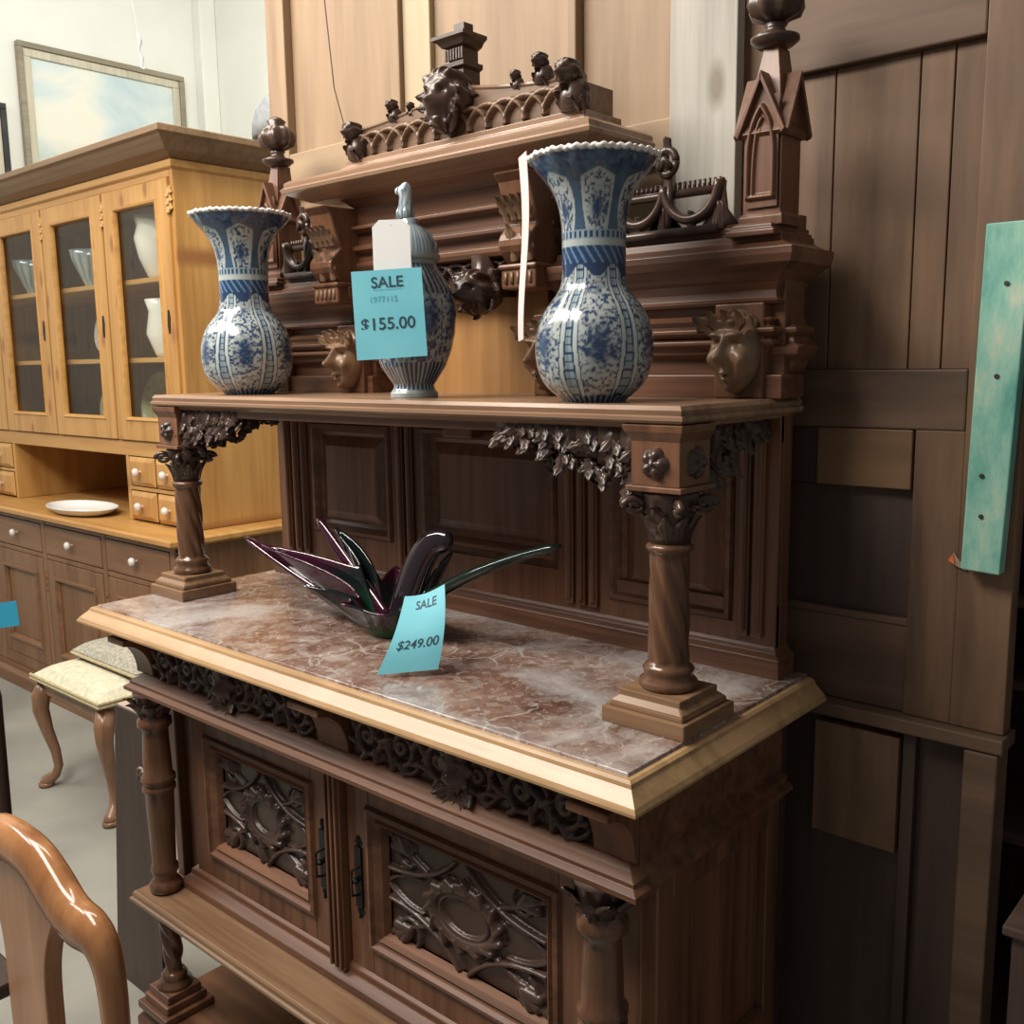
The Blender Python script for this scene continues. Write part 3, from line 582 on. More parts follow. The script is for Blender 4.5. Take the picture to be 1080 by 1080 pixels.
# pinnacles
def pinnacle(x, y=.482):
    h = .031; z0, z1 = 1.764, 1.914
    b = MB(); b.mould([(.005, 1.758), (.005, 1.772), (0, 1.778)], x-h, x+h, y-h, y+h); b.box(x-h, x+h, y-h, y+h, z0, z1)
    # gables on the four faces
    for ax in (0, 1):
        for s in (-1, 1):
            def P(u, o, z): return (x+u, y+s*o, z) if ax == 0 else (x+s*o, y+u, z)
            b.add([P(-h, h*.2, z1-.008), P(h, h*.2, z1-.008), P(0, h*.2, z1+.054), P(-h, h+.004, z1-.008), P(h, h+.004, z1-.008), P(0, h+.004, z1+.054)], [(0,1,2), (3,5,4), (0,2,5,3), (1,4,5,2), (0,3,4,1)])
            for e in (-1, 1):
                V = [P(e*(h+.010), 0, z1-.022), P(e*(h+.010), h+.014, z1-.022), P(0, h+.014, z1+.066), P(0, 0, z1+.066), P(e*(h+.004), 0, z1-.028), P(e*(h+.004), h+.014, z1-.028), P(0, h+.014, z1+.052), P(0, 0, z1+.052)]
                b.add(V, [(0,1,2,3), (4,7,6,5), (0,4,5,1), (1,5,6,2), (2,6,7,3), (3,7,4,0)])
    b.mould([(0, z1+.02), (-.004, 1.97), (-.012, 2.018)], x-.024, x+.024, y-.024, y+.024)
    P_ = b.build('pinnacle', WALZ, SB, bevel=.0012)
    b = MB(); yf = y-h
    st = [(bez((x-.021, 1.86), (x-.020, 1.905), (x, 1.93)), .004, .007, 0), (bez((x+.021, 1.86), (x+.020, 1.905), (x, 1.93)), .004, .007, 0), ([(x-.021, 1.80), (x-.021, 1.86)], .004, .007, 0), ([(x+.021, 1.80), (x+.021, 1.86)], .004, .007, 0), (bez((x-.013, 1.80), (x-.013, 1.90), (x, 1.912)), .003, .005, 0), ([(x-.021, 1.80), (x+.021, 1.80)], .004, .006, 0)]
    b.relief(x-.027, x+.027, 1.785, 1.945, yf-.0045, strokes(st), 56, 120); b.build('lancet_panel', WALZ, P_, smooth=True)
    b = MB(); b.lathe([(.012, 2.010), (.026, 2.014), (.036, 2.022), (.036, 2.027), (.018, 2.031), (.014, 2.040), (.018, 2.045)], (x, y, .006), 24)
    b.lathe([(.012, 2.043), (.034, 2.052), (.040, 2.066), (.038, 2.082), (.030, 2.092), (.018, 2.100), (.022, 2.108), (.012, 2.116), (.002, 2.12)], (x, y, .010), 40, lambda th, z, r: r*(1+.12*np.cos(8*th)) if z < 2.095 else r)
    b.build('bulb_finial', CARV, P_, smooth=True)
pinnacle(-.084); pinnacle(-1.335)

# ================================================================== VASES
BLU = np.array((.022, .050, .120)); BL2 = np.array((.065, .125, .21)); WHT = np.array((.42, .47, .46)); PALE = np.array((.26, .34, .38))
def hash2(a, b): return (np.sin(a*127.1+b*311.7)*43758.5453) % 1
def vnoise(u, v):
    i, j = np.floor(u), np.floor(v); f, g = u-i, v-j; f = f*f*(3-2*f); g = g*g*(3-2*g)
    return (hash2(i, j)*(1-f)+hash2(i+1, j)*f)*(1-g)+(hash2(i, j+1)*(1-f)+hash2(i+1, j+1)*f)*g
def lerp(a, b, t): return a+(b-a)*np.clip(t, 0, 1)[..., None]
def vase_col(H, seed):
    def col(th, z):
        t = z/H; u = (th/(2*PI)*6+seed) % 6; cell = np.floor(u); f = np.abs(u-cell-.5)*2       # 0 centre of panel, 1 at rib
        n = vnoise(th*17+seed*7, np.full_like(th, z*270))*.6+vnoise(th*38, np.full_like(th, z*560+5))*.4
        C = lerp(np.tile(WHT, (len(th), 1)), np.tile(BLU, (len(th), 1)), (n-.46)*5)
        if t < .03: return lerp(np.tile(BLU, (len(th), 1)), np.tile(PALE, (len(th), 1)), (np.sin(th*40) > .2)*1.)
        if t < .57:                      # belly
            hgt = (t-.03)/.54; wband = .82-.06*math.cos(hgt*2*PI)
            blob = np.exp(-((f)/.42)**2-((hgt-.38)/.16)**2)+.6*np.exp(-((f)/.4)**2-((hgt-.80)/.08)**2)
            C = lerp(C, np.tile(BLU, (len(th), 1)), blob*1.3+(n-.6))
            C = np.where((f > wband-.20)[:, None], BLU*1.2, C); C = np.where((f > wband-.16)[:, None], WHT*1.15, C); C = np.where((f > wband-.02)[:, None], BLU, C)
            chain = (np.abs(np.sin(z*260)) > .35)[..., None] if np.ndim(z) else abs(math.sin(z*260)) > .35
            C = np.where((f > wband+.04)[:, None], (PALE if chain else BLU), C)
            if hgt > .90: C = lerp(np.tile(BLU, (len(th), 1)), C, (hgt < .94+.05*np.cos(u*2*PI))*1.)
            return C
        if t < .64: return lerp(np.tile(BLU, (len(th), 1)), np.tile(BL2*1.8, (len(th), 1)), (np.sin(th*24+z*300) > .55)*1.)
        if t < .665: return np.tile(WHT*.95, (len(th), 1))
        if t < .70: return lerp(np.tile(PALE, (len(th), 1)), np.tile(BLU, (len(th), 1)), (np.sin(th*36) > 0)*1.*(abs(t-.683) < .012))
        if t < .93:
            hgt = (t-.70)/.23; bl = np.exp(-((f)/.3)**2-((hgt-.35)/.2)**2); C = lerp(C, np.tile(BLU, (len(th), 1)), bl*1.2)
            lim = .62+.16*math.sin(PI*hgt) if hgt < .88 else .62*(1-(hgt-.88)/.12)
            C = np.where((f > lim-.16)[:, None], WHT*.9, C); C = np.where((f > lim)[:, None], BL2*.75, C); return C
        if t < .985: return lerp(np.tile(BLU, (len(th), 1)), np.tile(BL2, (len(th), 1)), (n-.35)*2)
        return lerp(np.tile(WHT, (len(th), 1)), np.tile(BL2, (len(th), 1)), (np.sin(th*48) > .5)*1.)
    return col
def vase(x, y, H, rs, label, seed):
    T = empty('porcelain_vase', (x, y, ZS), label, 'vase', 'pair of flared vases on the upper shelf')
    px = [(0, 34), (5, 38), (13, 49), (24, 57), (38, 62), (55, 64.5), (72, 64), (90, 60), (104, 53.5), (115, 45), (123, 39), (132, 35.5), (145, 34), (160, 34), (182, 34), (202, 35), (218, 38), (231, 43), (242, 49.5), (251, 57), (258, 62.5), (264, 65.5), (268, 66.5)]
    zz = np.array([p[0] for p in px])/268*H; rr = np.array([p[1] for p in px])*rs; Z = np.linspace(0, H, 190); R = np.interp(Z, zz, rr)
    k = np.ones(9)/9; R = np.concatenate([R[:4], np.convolve(R, k, 'valid'), R[-4:]])
    def mod(th, z, r):
        t = z/H; amp = .035 if t < .57 else .012; r = r*(1-amp+amp*np.abs(np.sin(3*th+seed*PI+PI/2*0))**.6)
        if t > .93: r = r*(1+.025*np.cos(16*th)*(t-.93)/.07)
        return r
    prof = list(zip(R, Z)); body = MB().lathe(prof, (x, y, ZS), 336, mod, vase_col(H, seed), cap=False)
    th_ = MB(); n = 336
    # inner wall
    inn = [(R[i]-.005, Z[i]) for i in range(len(Z)-1, 60, -6)]+[(0.001, Z[60])]
    body.lathe([(R[-1], H), (R[-1]-.005, H)]+inn, (x, y, ZS), 96, None, lambda t, z: np.tile(WHT*.9, (len(t), 1)), cap=False)
    body.lathe([(.001, .001), (R[0], .001)], (x, y, ZS), 48, None, lambda t, z: np.tile(WHT*.9, (len(t), 1)), cap=False)
    body.build('vase_body', PORC, T, smooth=True)
    b = MB(); ths = np.linspace(0, 2*PI, 193); rm = R[-1]*(1+.025*np.cos(16*ths)); b.tube(np.stack([x+rm*np.cos(ths), y+rm*np.sin(ths), ZS+H+0*ths+.0015*np.cos(48*ths)], 1), .0036, 8)
    b.build('scalloped_rim', WHITEC, T, smooth=True)
    return T
vase(-.262, .268, .357, .00142, 'blue and white flared vase at right end of shelf, pink ribbon tag hanging beside it', 0.3)
vase(-1.228, .300, .380, .00155, 'blue and white flared vase at left end of shelf, above the left twisted column', 1.1)
# lidded urn
U = empty('lidded_urn', (-.687, .29, ZS), 'blue and white lidded ginger jar with animal finial, behind the 155 dollar tag', 'urn')
def urn_col(th, z):
    n = vnoise(th*13, np.full_like(th, z*170))*.6+vnoise(th*27, np.full_like(th, z*400+5))*.4; t = z/.38
    u = th/(2*PI)*8 % 1; f = np.abs(u-.5)*2; C = lerp(np.tile(WHT*.8, (len(th), 1)), np.tile(BLU, (len(th), 1)), (n-.42)*6)
    if t < .04: return np.tile(WHT*.75, (len(th), 1))
    if t < .07: return lerp(np.tile(WHT*.7, (len(th), 1)), np.tile(BLU, (len(th), 1)), (np.sin(th*30) > 0)*1.)
    if t < .17: return lerp(np.tile(WHT*.7, (len(th), 1)), np.tile(BLU*.8, (len(th), 1)), (np.sin(th*44) > -.3)*1.)
    if t < .48: C = lerp(C, np.tile(BLU, (len(th), 1)), np.exp(-(f/.5)**2-((t-.36)/.07)**2)*1.4); C = np.where((np.abs(f-.82) < .05)[:, None], WHT*.8, C); return C
    if t < .62: return lerp(np.tile(WHT*.55, (len(th), 1)), np.tile(BLU*.7, (len(th), 1)), (np.sin(th*40+z*90) > .1)*1.)
    return lerp(np.tile(WHT*.7, (len(th), 1)), np.tile(BL2, (len(th), 1)), (np.sin(th*46) > .3)*1.*(z > .25)+0.)
k = .00177; P = [(25, 0), (25, 5), (22, 9), (21, 13), (26, 20), (34, 32), (40, 48), (44, 65), (45.5, 82), (44, 97), (40, 110), (34, 121), (28, 129), (25, 134), (26, 138)]
zz = np.array([p[1] for p in P])*k; rr = np.array([p[0] for p in P])*k; Z = np.linspace(0, zz[-1], 110)
MB().lathe(list(zip(np.interp(Z, zz, rr), Z)), (-.687, .29, ZS), 256, lambda th, z, r: r*(1-.02+.03*np.abs(np.sin(4*th))), urn_col).build('urn_body', PORC, U, smooth=True)
P = [(29, 138), (30, 141), (29, 146), (27, 154), (22, 163), (14, 170), (8, 174), (9, 178), (5, 180)]
LID = MB().lathe([(r*k, z*k) for r, z in P], (-.687, .29, ZS), 128, None, urn_col).build('urn_lid', PORC, U, smooth=True)
b = MB(); c = (-.694, .29, ZS+178*k); g = lambda th, z: lerp(np.tile(WHT*1.25, (len(th), 1)), np.tile(BL2, (len(th), 1)), (vnoise(th*3, np.full_like(th, z*220)) > .55)*.8)
b.lathe([(.004, 0), (.014, .004), (.016, .014), (.013, .028), (.011, .040), (.013, .050), (.011, .058), (.005, .064), (.001, .066)], c, 24, lambda th, z, r: r*(1+.15*np.cos(th+2.3)*(1 if z > .03 else .5)), g, cap=False)
b.lathe([(.001, .046), (.006, .049), (.006, .056), (.001, .060)], (c[0]-.012, c[1]-.008, c[2]-.002), 12, None, g, cap=False)
for e in (-1, 1): b.lathe([(.001, 0), (.005, .002), (.0045, .016), (.001, .022)], (c[0]+e*.009, c[1]-.011, c[2]), 10, None, g, cap=False)
b.build('animal_finial', PORC, LID, smooth=True)
# ------------------------------------------------------------------ paper tags (real sheets, placed on an axis frame)
def frame_m(o, xa, ya):
    xa = Vector(xa).normalized(); ya = (Vector(ya)-xa*Vector(ya).dot(xa)).normalized(); za = xa.cross(ya); M = Matrix((xa, ya, za)).transposed().to_4x4(); M.translation = o; return M
def sheet(name, M, w_, h_, bend, m, parent=None, n=12, shear=0):
    G = [[tuple(M @ Vector((u*w_/2, v*h_/2, bend(u, v)))) for u in np.linspace(-1, 1, n)] for v in np.linspace(-1, 1, n)]
    return MB().grid(G).build(name, m, parent, solid=.0005)
def pt(px, py, dep):   # used once to find where the hanging tags sit beside what they hang from
    return Vector((.644, -.949, 1.559))+(CF+CR*((px-540)/1034.24)-CU*((py-540)/1034.24))*dep
M1 = frame_m(pt(410.5, 331, 1.655), CR+CU*.07, CU-CR*.05)
T1 = empty('price_tag', M1.translation, 'turquoise SALE price tag reading $155.00 in front of the lidded urn', 'price tag')
def lt(M, T):   # world frame -> local to tag empty
    return Matrix.Translation(-T.location) @ M
sheet('tag_paper', M1, .119, .150, lambda u, v: 0*u, CYAN, T1)
def ink(T, M, s, size, x, y, m, nm='printed_text', bold=0, zz=.0009, sk=0):
    Sh = Matrix.Identity(4); Sh[0][1] = sk
    return textm(nm, s, size, lt(M, T) @ Matrix.Translation((x, y, zz)) @ Sh, T, m, bold)
ink(T1, M1, 'SALE', .026, 0, .053, INK, bold=.0004); ink(T1, M1, '1977115', .014, -.008, .025, INKF); ink(T1, M1, '$155.00', .0285, -.003, -.017, INK, bold=.0003)
b = MB(); 
for y_, w_ in ((.041, .05),): b.add([tuple(M1 @ Vector(p)) for p in ((-w_/2, y_, .0008), (w_/2, y_, .0008), (w_/2, y_+.0006, .0008), (-w_/2, y_+.0006, .0008))], [(0,1,2,3)])
b.build('rule_line', INKF, T1)
MW = frame_m(pt(413, 259, 1.665), CR+CU*.04, CU)
T2 = empty('paper_tag', MW.translation, 'white blank paper tag hanging on the urn, above the turquoise one', 'tag')
G = []; W2, H2 = .064, .088
poly = [(-W2/2, -H2/2), (W2/2, -H2/2), (W2/2, H2/2-.012), (W2/2-.012, H2/2), (-W2/2+.012, H2/2), (-W2/2, H2/2-.012)]
V = [tuple(MW @ Vector((x, y, z))) for z in (0, .0006) for x, y in poly]; MB().add(V, [tuple(range(5, -1, -1)), tuple(range(6, 12))]+[(i, (i+1) % 6, (i+1) % 6+6, i+6) for i in range(6)]).build('tag_paper', PAPER, T2)
MB().tube([tuple(MW @ Vector(p)) for p in ((0, H2/2-.01, .001), (.004, H2/2+.002, -.01), (.006, H2/2+.006, -.04))], .0008, 6).build('tag_string', STRING, T2)
# second tag, leaning on the glass bowl
BL_, BR_, TR_, TL_ = pt(397, 712, 1.645), pt(462, 706, 1.652), pt(469, 616, 1.70), pt(427, 629, 1.70)
T3 = empty('price_tag', (BL_+BR_)/2, 'turquoise SALE price tag reading $249.00 leaning on the glass bowl', 'price tag')
def bil(u, v):
    p = (BL_*(1-u)+BR_*u)*(1-v)+(TL_*(1-u)+TR_*u)*v; return p+(-CF)*(.010*math.sin(PI*v))+CU*(-.006*math.sin(PI*u))*(v)+CR*(.006*math.sin(PI*v))
MB().grid([[tuple(bil(u, v)) for u in np.linspace(0, 1, 14)] for v in np.linspace(0, 1, 30)]).build('tag_paper', CYAN, T3, solid=.0005)
def onsheet(s, size, u, v, m, bold=0):
    o = textm('printed_text', s, size, Matrix.Identity(4), T3, m, bold)
    for vv in o.data.vertices:
        q = bil(u+vv.co.x/.098, v+vv.co.y/.145)-CF*(.0008+vv.co.z); vv.co = q-T3.location
onsheet('SALE', .0225, .56, .86, INK, .0003); onsheet('$249.00', .0235, .53, .36, INK, .0002); onsheet('000', .010, .46, .62, INKF) if 0 else None
# pink ribbon tag on the right vase, seen edge-on
b = MB(); dvec = np.array(CF)*.92-np.array(CR)*.34; dvec /= np.linalg.norm(dvec); G = []
for t in np.linspace(0, 1, 22):
    c = np.array(pt(551+3*math.sin(t*5)+1.5*t, 163+t*196, 1.475)); w_ = .016*(1-.35*t); G.append([tuple(c+dvec*w_*q) for q in (-1, 0, 1)])
b.grid(G); tag(b.build('ribbon_tag', PINK, solid=.001), 'long narrow pale pink paper tag hanging from the rim of the right vase', 'tag')

# ================================================================== GLASS BOWL
GB = empty('art_glass_bowl', (-.76, .30, ZM), 'dark green and purple glass bowl with long pulled arms on marble top', 'bowl')
tips = [((-1.12, .235, 1.175), .17), ((-.99, .33, 1.215), .22), ((-.90, .18, 1.13), .22), ((-.80, .19, 1.11), .5), ((-.66, .35, 1.20), .42), ((-.60, .27, 1.12), .25), ((-.90, .42, 1.13), .5)]
c0 = np.array((-.765, .29, ZM)); nth, nu = 240, 26; th = np.linspace(-PI, PI, nth, endpoint=False)
Rr = np.full(nth, .075); Hh = np.full(nth, .055)
for (tp, wd) in tips:
    d = np.array(tp)-c0; a = math.atan2(d[1], d[0]); L = math.hypot(d[0], d[1]); e = np.abs((th-a+PI) % (2*PI)-PI)
    g = np.exp(-(e/(wd*.42))**1.5); g2 = np.exp(-(e/(wd*.75))**1.6); Rr = Rr+(L-.075)*g; Hh = Hh+(d[2]-.055)*g2*.999
G = []; C = []; GRN = np.array((.010, .15, .045)); PUR = np.array((.055, .010, .028)); DK = np.array((.012, .018, .02))
for u in np.linspace(0, 1, nu):
    r = .038+(Rr-.038)*u**1.15; z = Hh*u**1.25; x = c0[0]+r*np.cos(th); y = c0[1]+r*np.sin(th)
    G.append(np.stack([x, y, c0[2]+.003+z], 1)); s = np.clip(Rr/.25, 0, 1)*u
    cc = lerp(np.tile(GRN, (nth, 1)), np.tile(DK, (nth, 1)), np.full(nth, u*1.3)); cc = lerp(cc, np.tile(PUR, (nth, 1)), (np.sin(th*7+u*3) > .1)*1.*np.clip((u-.35)*2, 0, 1)); C.append(cc)
b = MB(); b.grid(G, True, np.array(C)); b.build('bowl_shell', ARTG, GB, smooth=True, solid=.006)
b = MB(); b.lathe([(.002, .001), (.040, .001), (.042, .008), (.030, .014), (.002, .014)], tuple(c0), 32, None, lambda t, z: np.tile(GRN, (len(t), 1))); b.build('bowl_foot', ARTG, GB, smooth=True)
for nm, (a, m_, e, r) in dict(l=((-.80, .28, 1.06), (-.97, .26, 1.10), (-1.195, .245, 1.193), .018), m=((-.80, .30, 1.06), (-.90, .30, 1.15), (-1.02, .31, 1.238), .020), r=((-.74, .29, 1.08), (-.56, .31, 1.20), (-.380, .33, 1.250), .025), u=((-.75, .30, 1.06), (-.70, .31, 1.26), (-.630, .32, 1.225), .040)).items():
    P = bez(a, m_, e, 20); R_ = r*(1-.5*np.linspace(0, 1, 20)); R_[-1] *= .4; b = MB(); b.tube(P, R_, 12, .6)
    cc = PUR if nm in 'ml' else (DK*.7+PUR*.3 if nm == 'u' else DK*.8+GRN*.08); b.c[0] = np.tile(cc, (len(b.v[0]), 1)); b.build('pulled_arm', ARTG, GB, smooth=True)

# ================================================================== DOORS AND BOARDS BEHIND
LD = empty('panelled_door', (-.95, .64, 0), 'pale bare wood panelled door leaning behind the top of the sideboard', 'door')
b = MB(); zt = 2.75; yf, yb = .605, .65
for a, c in ((-1.532, -1.458), (-.575, -.555)): b.box(a, c, yf, yb, 0, zt)
b.build('door_stile', LDOOR, LD, bevel=.003)
b = MB(); b.box(-1.075, -1.045, yf, yb, 0, zt); b.build('door_stile', LDOOR, LD, bevel=.003)
b = MB(); b.box(-1.458, -1.075, yf, yb, 1.985, 2.08); b.box(-.555, -.30, yf, yb, 1.92, 1.985); b.box(-1.458, -.575, yf, yb, 1.70, 1.76); b.build('door_rail', LDOORX, LD, bevel=.003)
bx('door_panel', (-1.458, -1.075, .628, .642, 2.08, zt), LDOOR, LD); bx('door_panel', (-.555, -.30, .628, .642, 1.985, zt), LDOOR, LD)
bx('door_panel', (-1.045, -.96, .618, .642, .9, zt), LDOORB, LD); bx('door_panel', (-.96, -.575, .632, .642, .9, zt), LDOOR, LD); bx('door_panel', (-1.458, -1.075, .630, .640, .9, 1.985), LDOOR, LD); bx('door_panel', (-.555, -.30, .63, .64, .9, 1.92), LDOOR, LD)
tag(MB().hexa([(-.33, .577, 0), (-.201, .577, 0), (-.201, .602, 0), (-.33, .602, 0)], [(-.328, .577, 2.8), (-.199, .577, 2.8), (-.199, .602, 2.8), (-.328, .602, 2.8)]).build('barn_board', BARN, bevel=.002), 'whitewashed grey barn board with knots standing left of right pinnacle', 'board')
BD = empty('panelled_door', (.02, .62, 0), 'old dark brown panelled door standing right of the sideboard', 'door')
yf, yb = .612, .65
b = MB(); b.box(.177, .256, yf, yb, .985, 2.8); b.build('door_stile', BDOOR, BD, bevel=.002)
b = MB(); b.box(-.215, -.166, yf, yb, .985, 2.8); b.build('door_stile', BDOOR, BD, bevel=.002)
b = MB(); b.box(-.165, .1765, yf, yb, 2.012, 2.80); b.box(-.165, .1765, yf, yb, 1.447, 1.54); b.build('door_rail', BDOORX, BD, bevel=.003)
for a, c in ((-.165, -.052), (-.050, .080), (.082, .130), (.132, .177)): bx('door_plank', (a, c, .628, .645, 1.54, 2.012), BDOOR, BD, .0015)
b = MB(); b.box(.103, .177, yf+.002, yb, .985, 1.447); b.build('door_stile', BDOOR, BD, bevel=.002)
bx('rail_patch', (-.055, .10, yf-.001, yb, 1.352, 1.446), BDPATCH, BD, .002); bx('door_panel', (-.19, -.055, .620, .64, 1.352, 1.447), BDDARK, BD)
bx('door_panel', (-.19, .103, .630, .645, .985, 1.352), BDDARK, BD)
b = MB(); b.box(-.19, .103, .619, .632, 1.130, 1.142); b.box(-.19, .103, .622, .640, .985, 1.130); b.build('cross_rail', BDOORX, BD, bevel=.002)
LC = empty('dark_cabinet', (.05, .64, 0), 'dark wooden cabinet carcass below the brown door, right of sideboard base', 'cabinet')
bx('cabinet_top', (-.20, .262, .590, .66, .960, .984), BDOORX, LC, .003); bx('cabinet_stile', (.207, .256, .590, .65, 0, .958), BDOORX, LC, .003)
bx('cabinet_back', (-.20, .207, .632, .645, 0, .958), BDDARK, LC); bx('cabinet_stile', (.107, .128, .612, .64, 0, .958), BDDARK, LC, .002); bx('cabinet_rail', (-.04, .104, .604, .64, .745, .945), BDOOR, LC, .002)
TP = tag(MB().hexa([(.191, .578, 1.243), (.2455, .578, 1.240), (.2455, .606, 1.240), (.191, .606, 1.243)], [(.200, .578, 1.745), (.262, .578, 1.745), (.262, .606, 1.745), (.200, .606, 1.745)]).build('painted_board', TEAL, bevel=.002), 'chipped turquoise painted board hanging on the brown door at right edge', 'board')
for x, z in ((.232, 1.66), (.226, 1.53), (.214, 1.385), (.216, 1.325)): MB().tube([(x, .5785, z), (x, .576, z)], .0035, 10).build('nail_hole', BLACK, TP)
b = MB(); P = [(.166, 1.250), (.172, 1.262), (.176, 1.256), (.182, 1.248), (.190, 1.250), (.190, 1.236), (.176, 1.241)]
ST = MB().prism([(x, z) for x, z in P], .606, .611, 'y').build('torn_sticker', FOIL); tag(ST, 'torn sticker scrap with orange corner beside the turquoise board', 'sticker')
MB().prism([(.1645, 1.249), (.1715, 1.259), (.1745, 1.243)], .604, .6058, 'y').build('orange_corner', ORANGE, ST)
# wire in front of the pale door
tag(MB().tube([(-1.30, .597, 2.75), (-1.285, .597, 2.40), (-1.262, .597, 2.20), (-1.20, .596, 2.03), (-1.19, .594, 1.96)], .0016, 6).build('hanging_wire', WIRE), 'thin brown wire hanging down the pale wooden door', 'wire')
# objects seen past the brown door at the right edge
SR = empty('open_shelving', (.20, .94, 0), 'dark open shelving seen past the right edge of the brown door', 'shelving')
b = MB(); [b.box(-.18, .56, .78, 1.1, z-.012, z) for z in (.35, .75, 1.02, 1.16, 1.42, 1.88)]; b.box(.56, .58, .78, 1.1, 0, 1.90); b.box(-.20, -.18, .78, 1.1, 0, 1.90); b.build('shelf_board', BDDARK, SR)
bx('shelf_back', (-.18, .56, 1.09, 1.1, 0, 2.7), DARKBOARD, SR)
for nm, z, h in (('lower', 1.021, .10), ('upper', 1.161, .10)):
    tag(MB().lathe([(.03, 0), (.045, .01), (.048, h*.6), (.040, h)], (.285, .84, z), 24).build('white_pot', WHITEC, smooth=True), 'white pot on the %s shelf past the brown door' % nm, 'pot')
CB = tag(MB().box(.335, .62, .40, .58, 0, .79).build('dark_chest', DARKBOARD, bevel=.004), 'dark wooden chest cut off by the lower right edge of the picture', 'chest')
MB().box(.325, .63, .39, .59, .7905, .805).build('chest_top', BDDARK, CB, bevel=.003)

# ================================================================== UPRIGHT BOARD LEFT OF SIDEBOARD
UB = tag(MB().hexa([(-1.70, .12, 0), (-1.47, .12, 0), (-1.47, .15, 0), (-1.70, .15, 0)], [(-1.625, .13, .742), (-1.41, .13, .742), (-1.41, .16, .742), (-1.625, .16, .742)]).build('upright_board', DARKBOARD, bevel=.002), 'dark upright board with pale top end beside left side of sideboard', 'board')
MB().box(-1.61, -1.50, .131, .159, .7425, .750).build('pale_end', PALEEND, UB, bevel=.002)
b = MB(); rosette(b, (-1.50, .1245, .60), .02, 'y', 3); b.build('carved_boss', CARV, UB, smooth=True)

# ================================================================== PINE HUTCH
HU = empty('pine_hutch', (-3.7, 1.35, 0), 'large honey pine glazed hutch at left with drawers and cupboard base', 'hutch')
hx0, hx1 = -5.15, -2.78
b = MB(); b.box(hx1-.02, hx1, .97, 1.75, .08, .868); b.box(hx0, hx0+.02, .97, 1.75, .08, .868); b.box(hx0, hx1, 1.73, 1.75, .08, .868); b.box(hx0, hx1-.02, .99, 1.73, .08, .10)
for z0, z1 in ((.852, .868), (.690, .712), (.10, .16)): b.box(hx0, hx1, .965, .99, z0, z1)
for x in (-5.12, -4.52, -3.95, -3.36, -2.80): b.box(x-.02, x+.02, .963, .99, .10, .868)
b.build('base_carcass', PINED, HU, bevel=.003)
b = MB(); b.mould([(.03, 0), (.03, .06), (.01, .075), (.01, .10)], hx0, hx1, .965, 1.75); b.build('plinth', PINEDX, HU, bevel=.003)
b = MB(); b.mould([(.0, .868), (.015, .874), (.03, .880), (.045, .885), (.045, .903), (.035, .91)], hx0, hx1, .965, 1.76); b.build('counter', PINEX, HU, bevel=.002)
def knob(p, parent):
    x, y, z = p; G = []; prof = [(.006, 0), (.007, -.010), (.017, -.016), (.019, -.024), (.014, -.032), (.001, -.034)]; th = np.linspace(0, 2*PI, 16, endpoint=False)
    MB().grid([[(x+r*math.cos(t), y+o, z+r*math.sin(t)) for t in th] for r, o in prof], True).build('knob', KNOB, parent, smooth=True)
for a, c in ((-5.10, -4.54), (-4.50, -3.97), (-3.93, -3.38), (-3.34, -2.82)):
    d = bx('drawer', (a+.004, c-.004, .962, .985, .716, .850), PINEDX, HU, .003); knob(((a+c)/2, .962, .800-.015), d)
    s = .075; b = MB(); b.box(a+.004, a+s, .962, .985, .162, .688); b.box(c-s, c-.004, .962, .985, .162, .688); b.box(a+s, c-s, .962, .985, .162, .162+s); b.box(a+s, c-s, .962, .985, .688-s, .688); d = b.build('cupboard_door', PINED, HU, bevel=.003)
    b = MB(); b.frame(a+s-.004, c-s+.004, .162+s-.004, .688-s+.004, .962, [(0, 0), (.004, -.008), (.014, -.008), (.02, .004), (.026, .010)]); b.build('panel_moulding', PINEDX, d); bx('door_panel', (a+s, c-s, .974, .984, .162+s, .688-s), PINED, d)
for x in (-4.52, -3.95, -3.36, -2.80):
    b = MB(); [b.leaf((x, .962, .63-k*.03), (0, 0, -1), (0, -1, 0), .04, .016, .2, 2) for k in range(3)]; b.build('applied_carving', PINED, HU, smooth=True)
UX1, UY = -2.86, 1.10
bx('upper_side', (UX1-.025, UX1, UY, 1.72, .911, 2.33), PINE, HU); bx('upper_side', (hx0+.07, hx0+.095, UY, 1.72, .911, 2.33), PINE, HU)
b = MB(); b.box(hx0+.095, UX1-.025, 1.70, 1.72, .911, 2.33); b.build('upper_back', PINE, HU)
b = MB(); 
for z in (1.245, 1.58, 1.90, 2.31): b.box(hx0+.095, UX1-.025, UY+.03, 1.70, z, z+.02)
b.build('inner_shelf', PINEX, HU, bevel=.002)
b = MB(); b.box(hx0+.096, UX1-.026, UY, UY+.025, 2.275, 2.335); b.box(hx0+.096, UX1-.026, UY, UY+.025, 1.19, 1.255); b.build('face_rail', PINEX, HU, bevel=.003)
b = MB(); b.box(-3.38, -3.355, UY, 1.70, .911, 1.19); b.box(-3.355, UX1, UY, UY+.025, 1.045, 1.06); b.box(UX1-.05, UX1, UY, UY+.026, .911, 1.19); b.build('pigeonhole_divider', PINE, HU, bevel=.002)
b = MB(); b.box(-4.55, -4.525, UY, 1.70, .911, 1.19); b.box(-5.08, -4.55, UY, UY+.025, 1.045, 1.06); b.build('pigeonhole_divider', PINE, HU, bevel=.002)
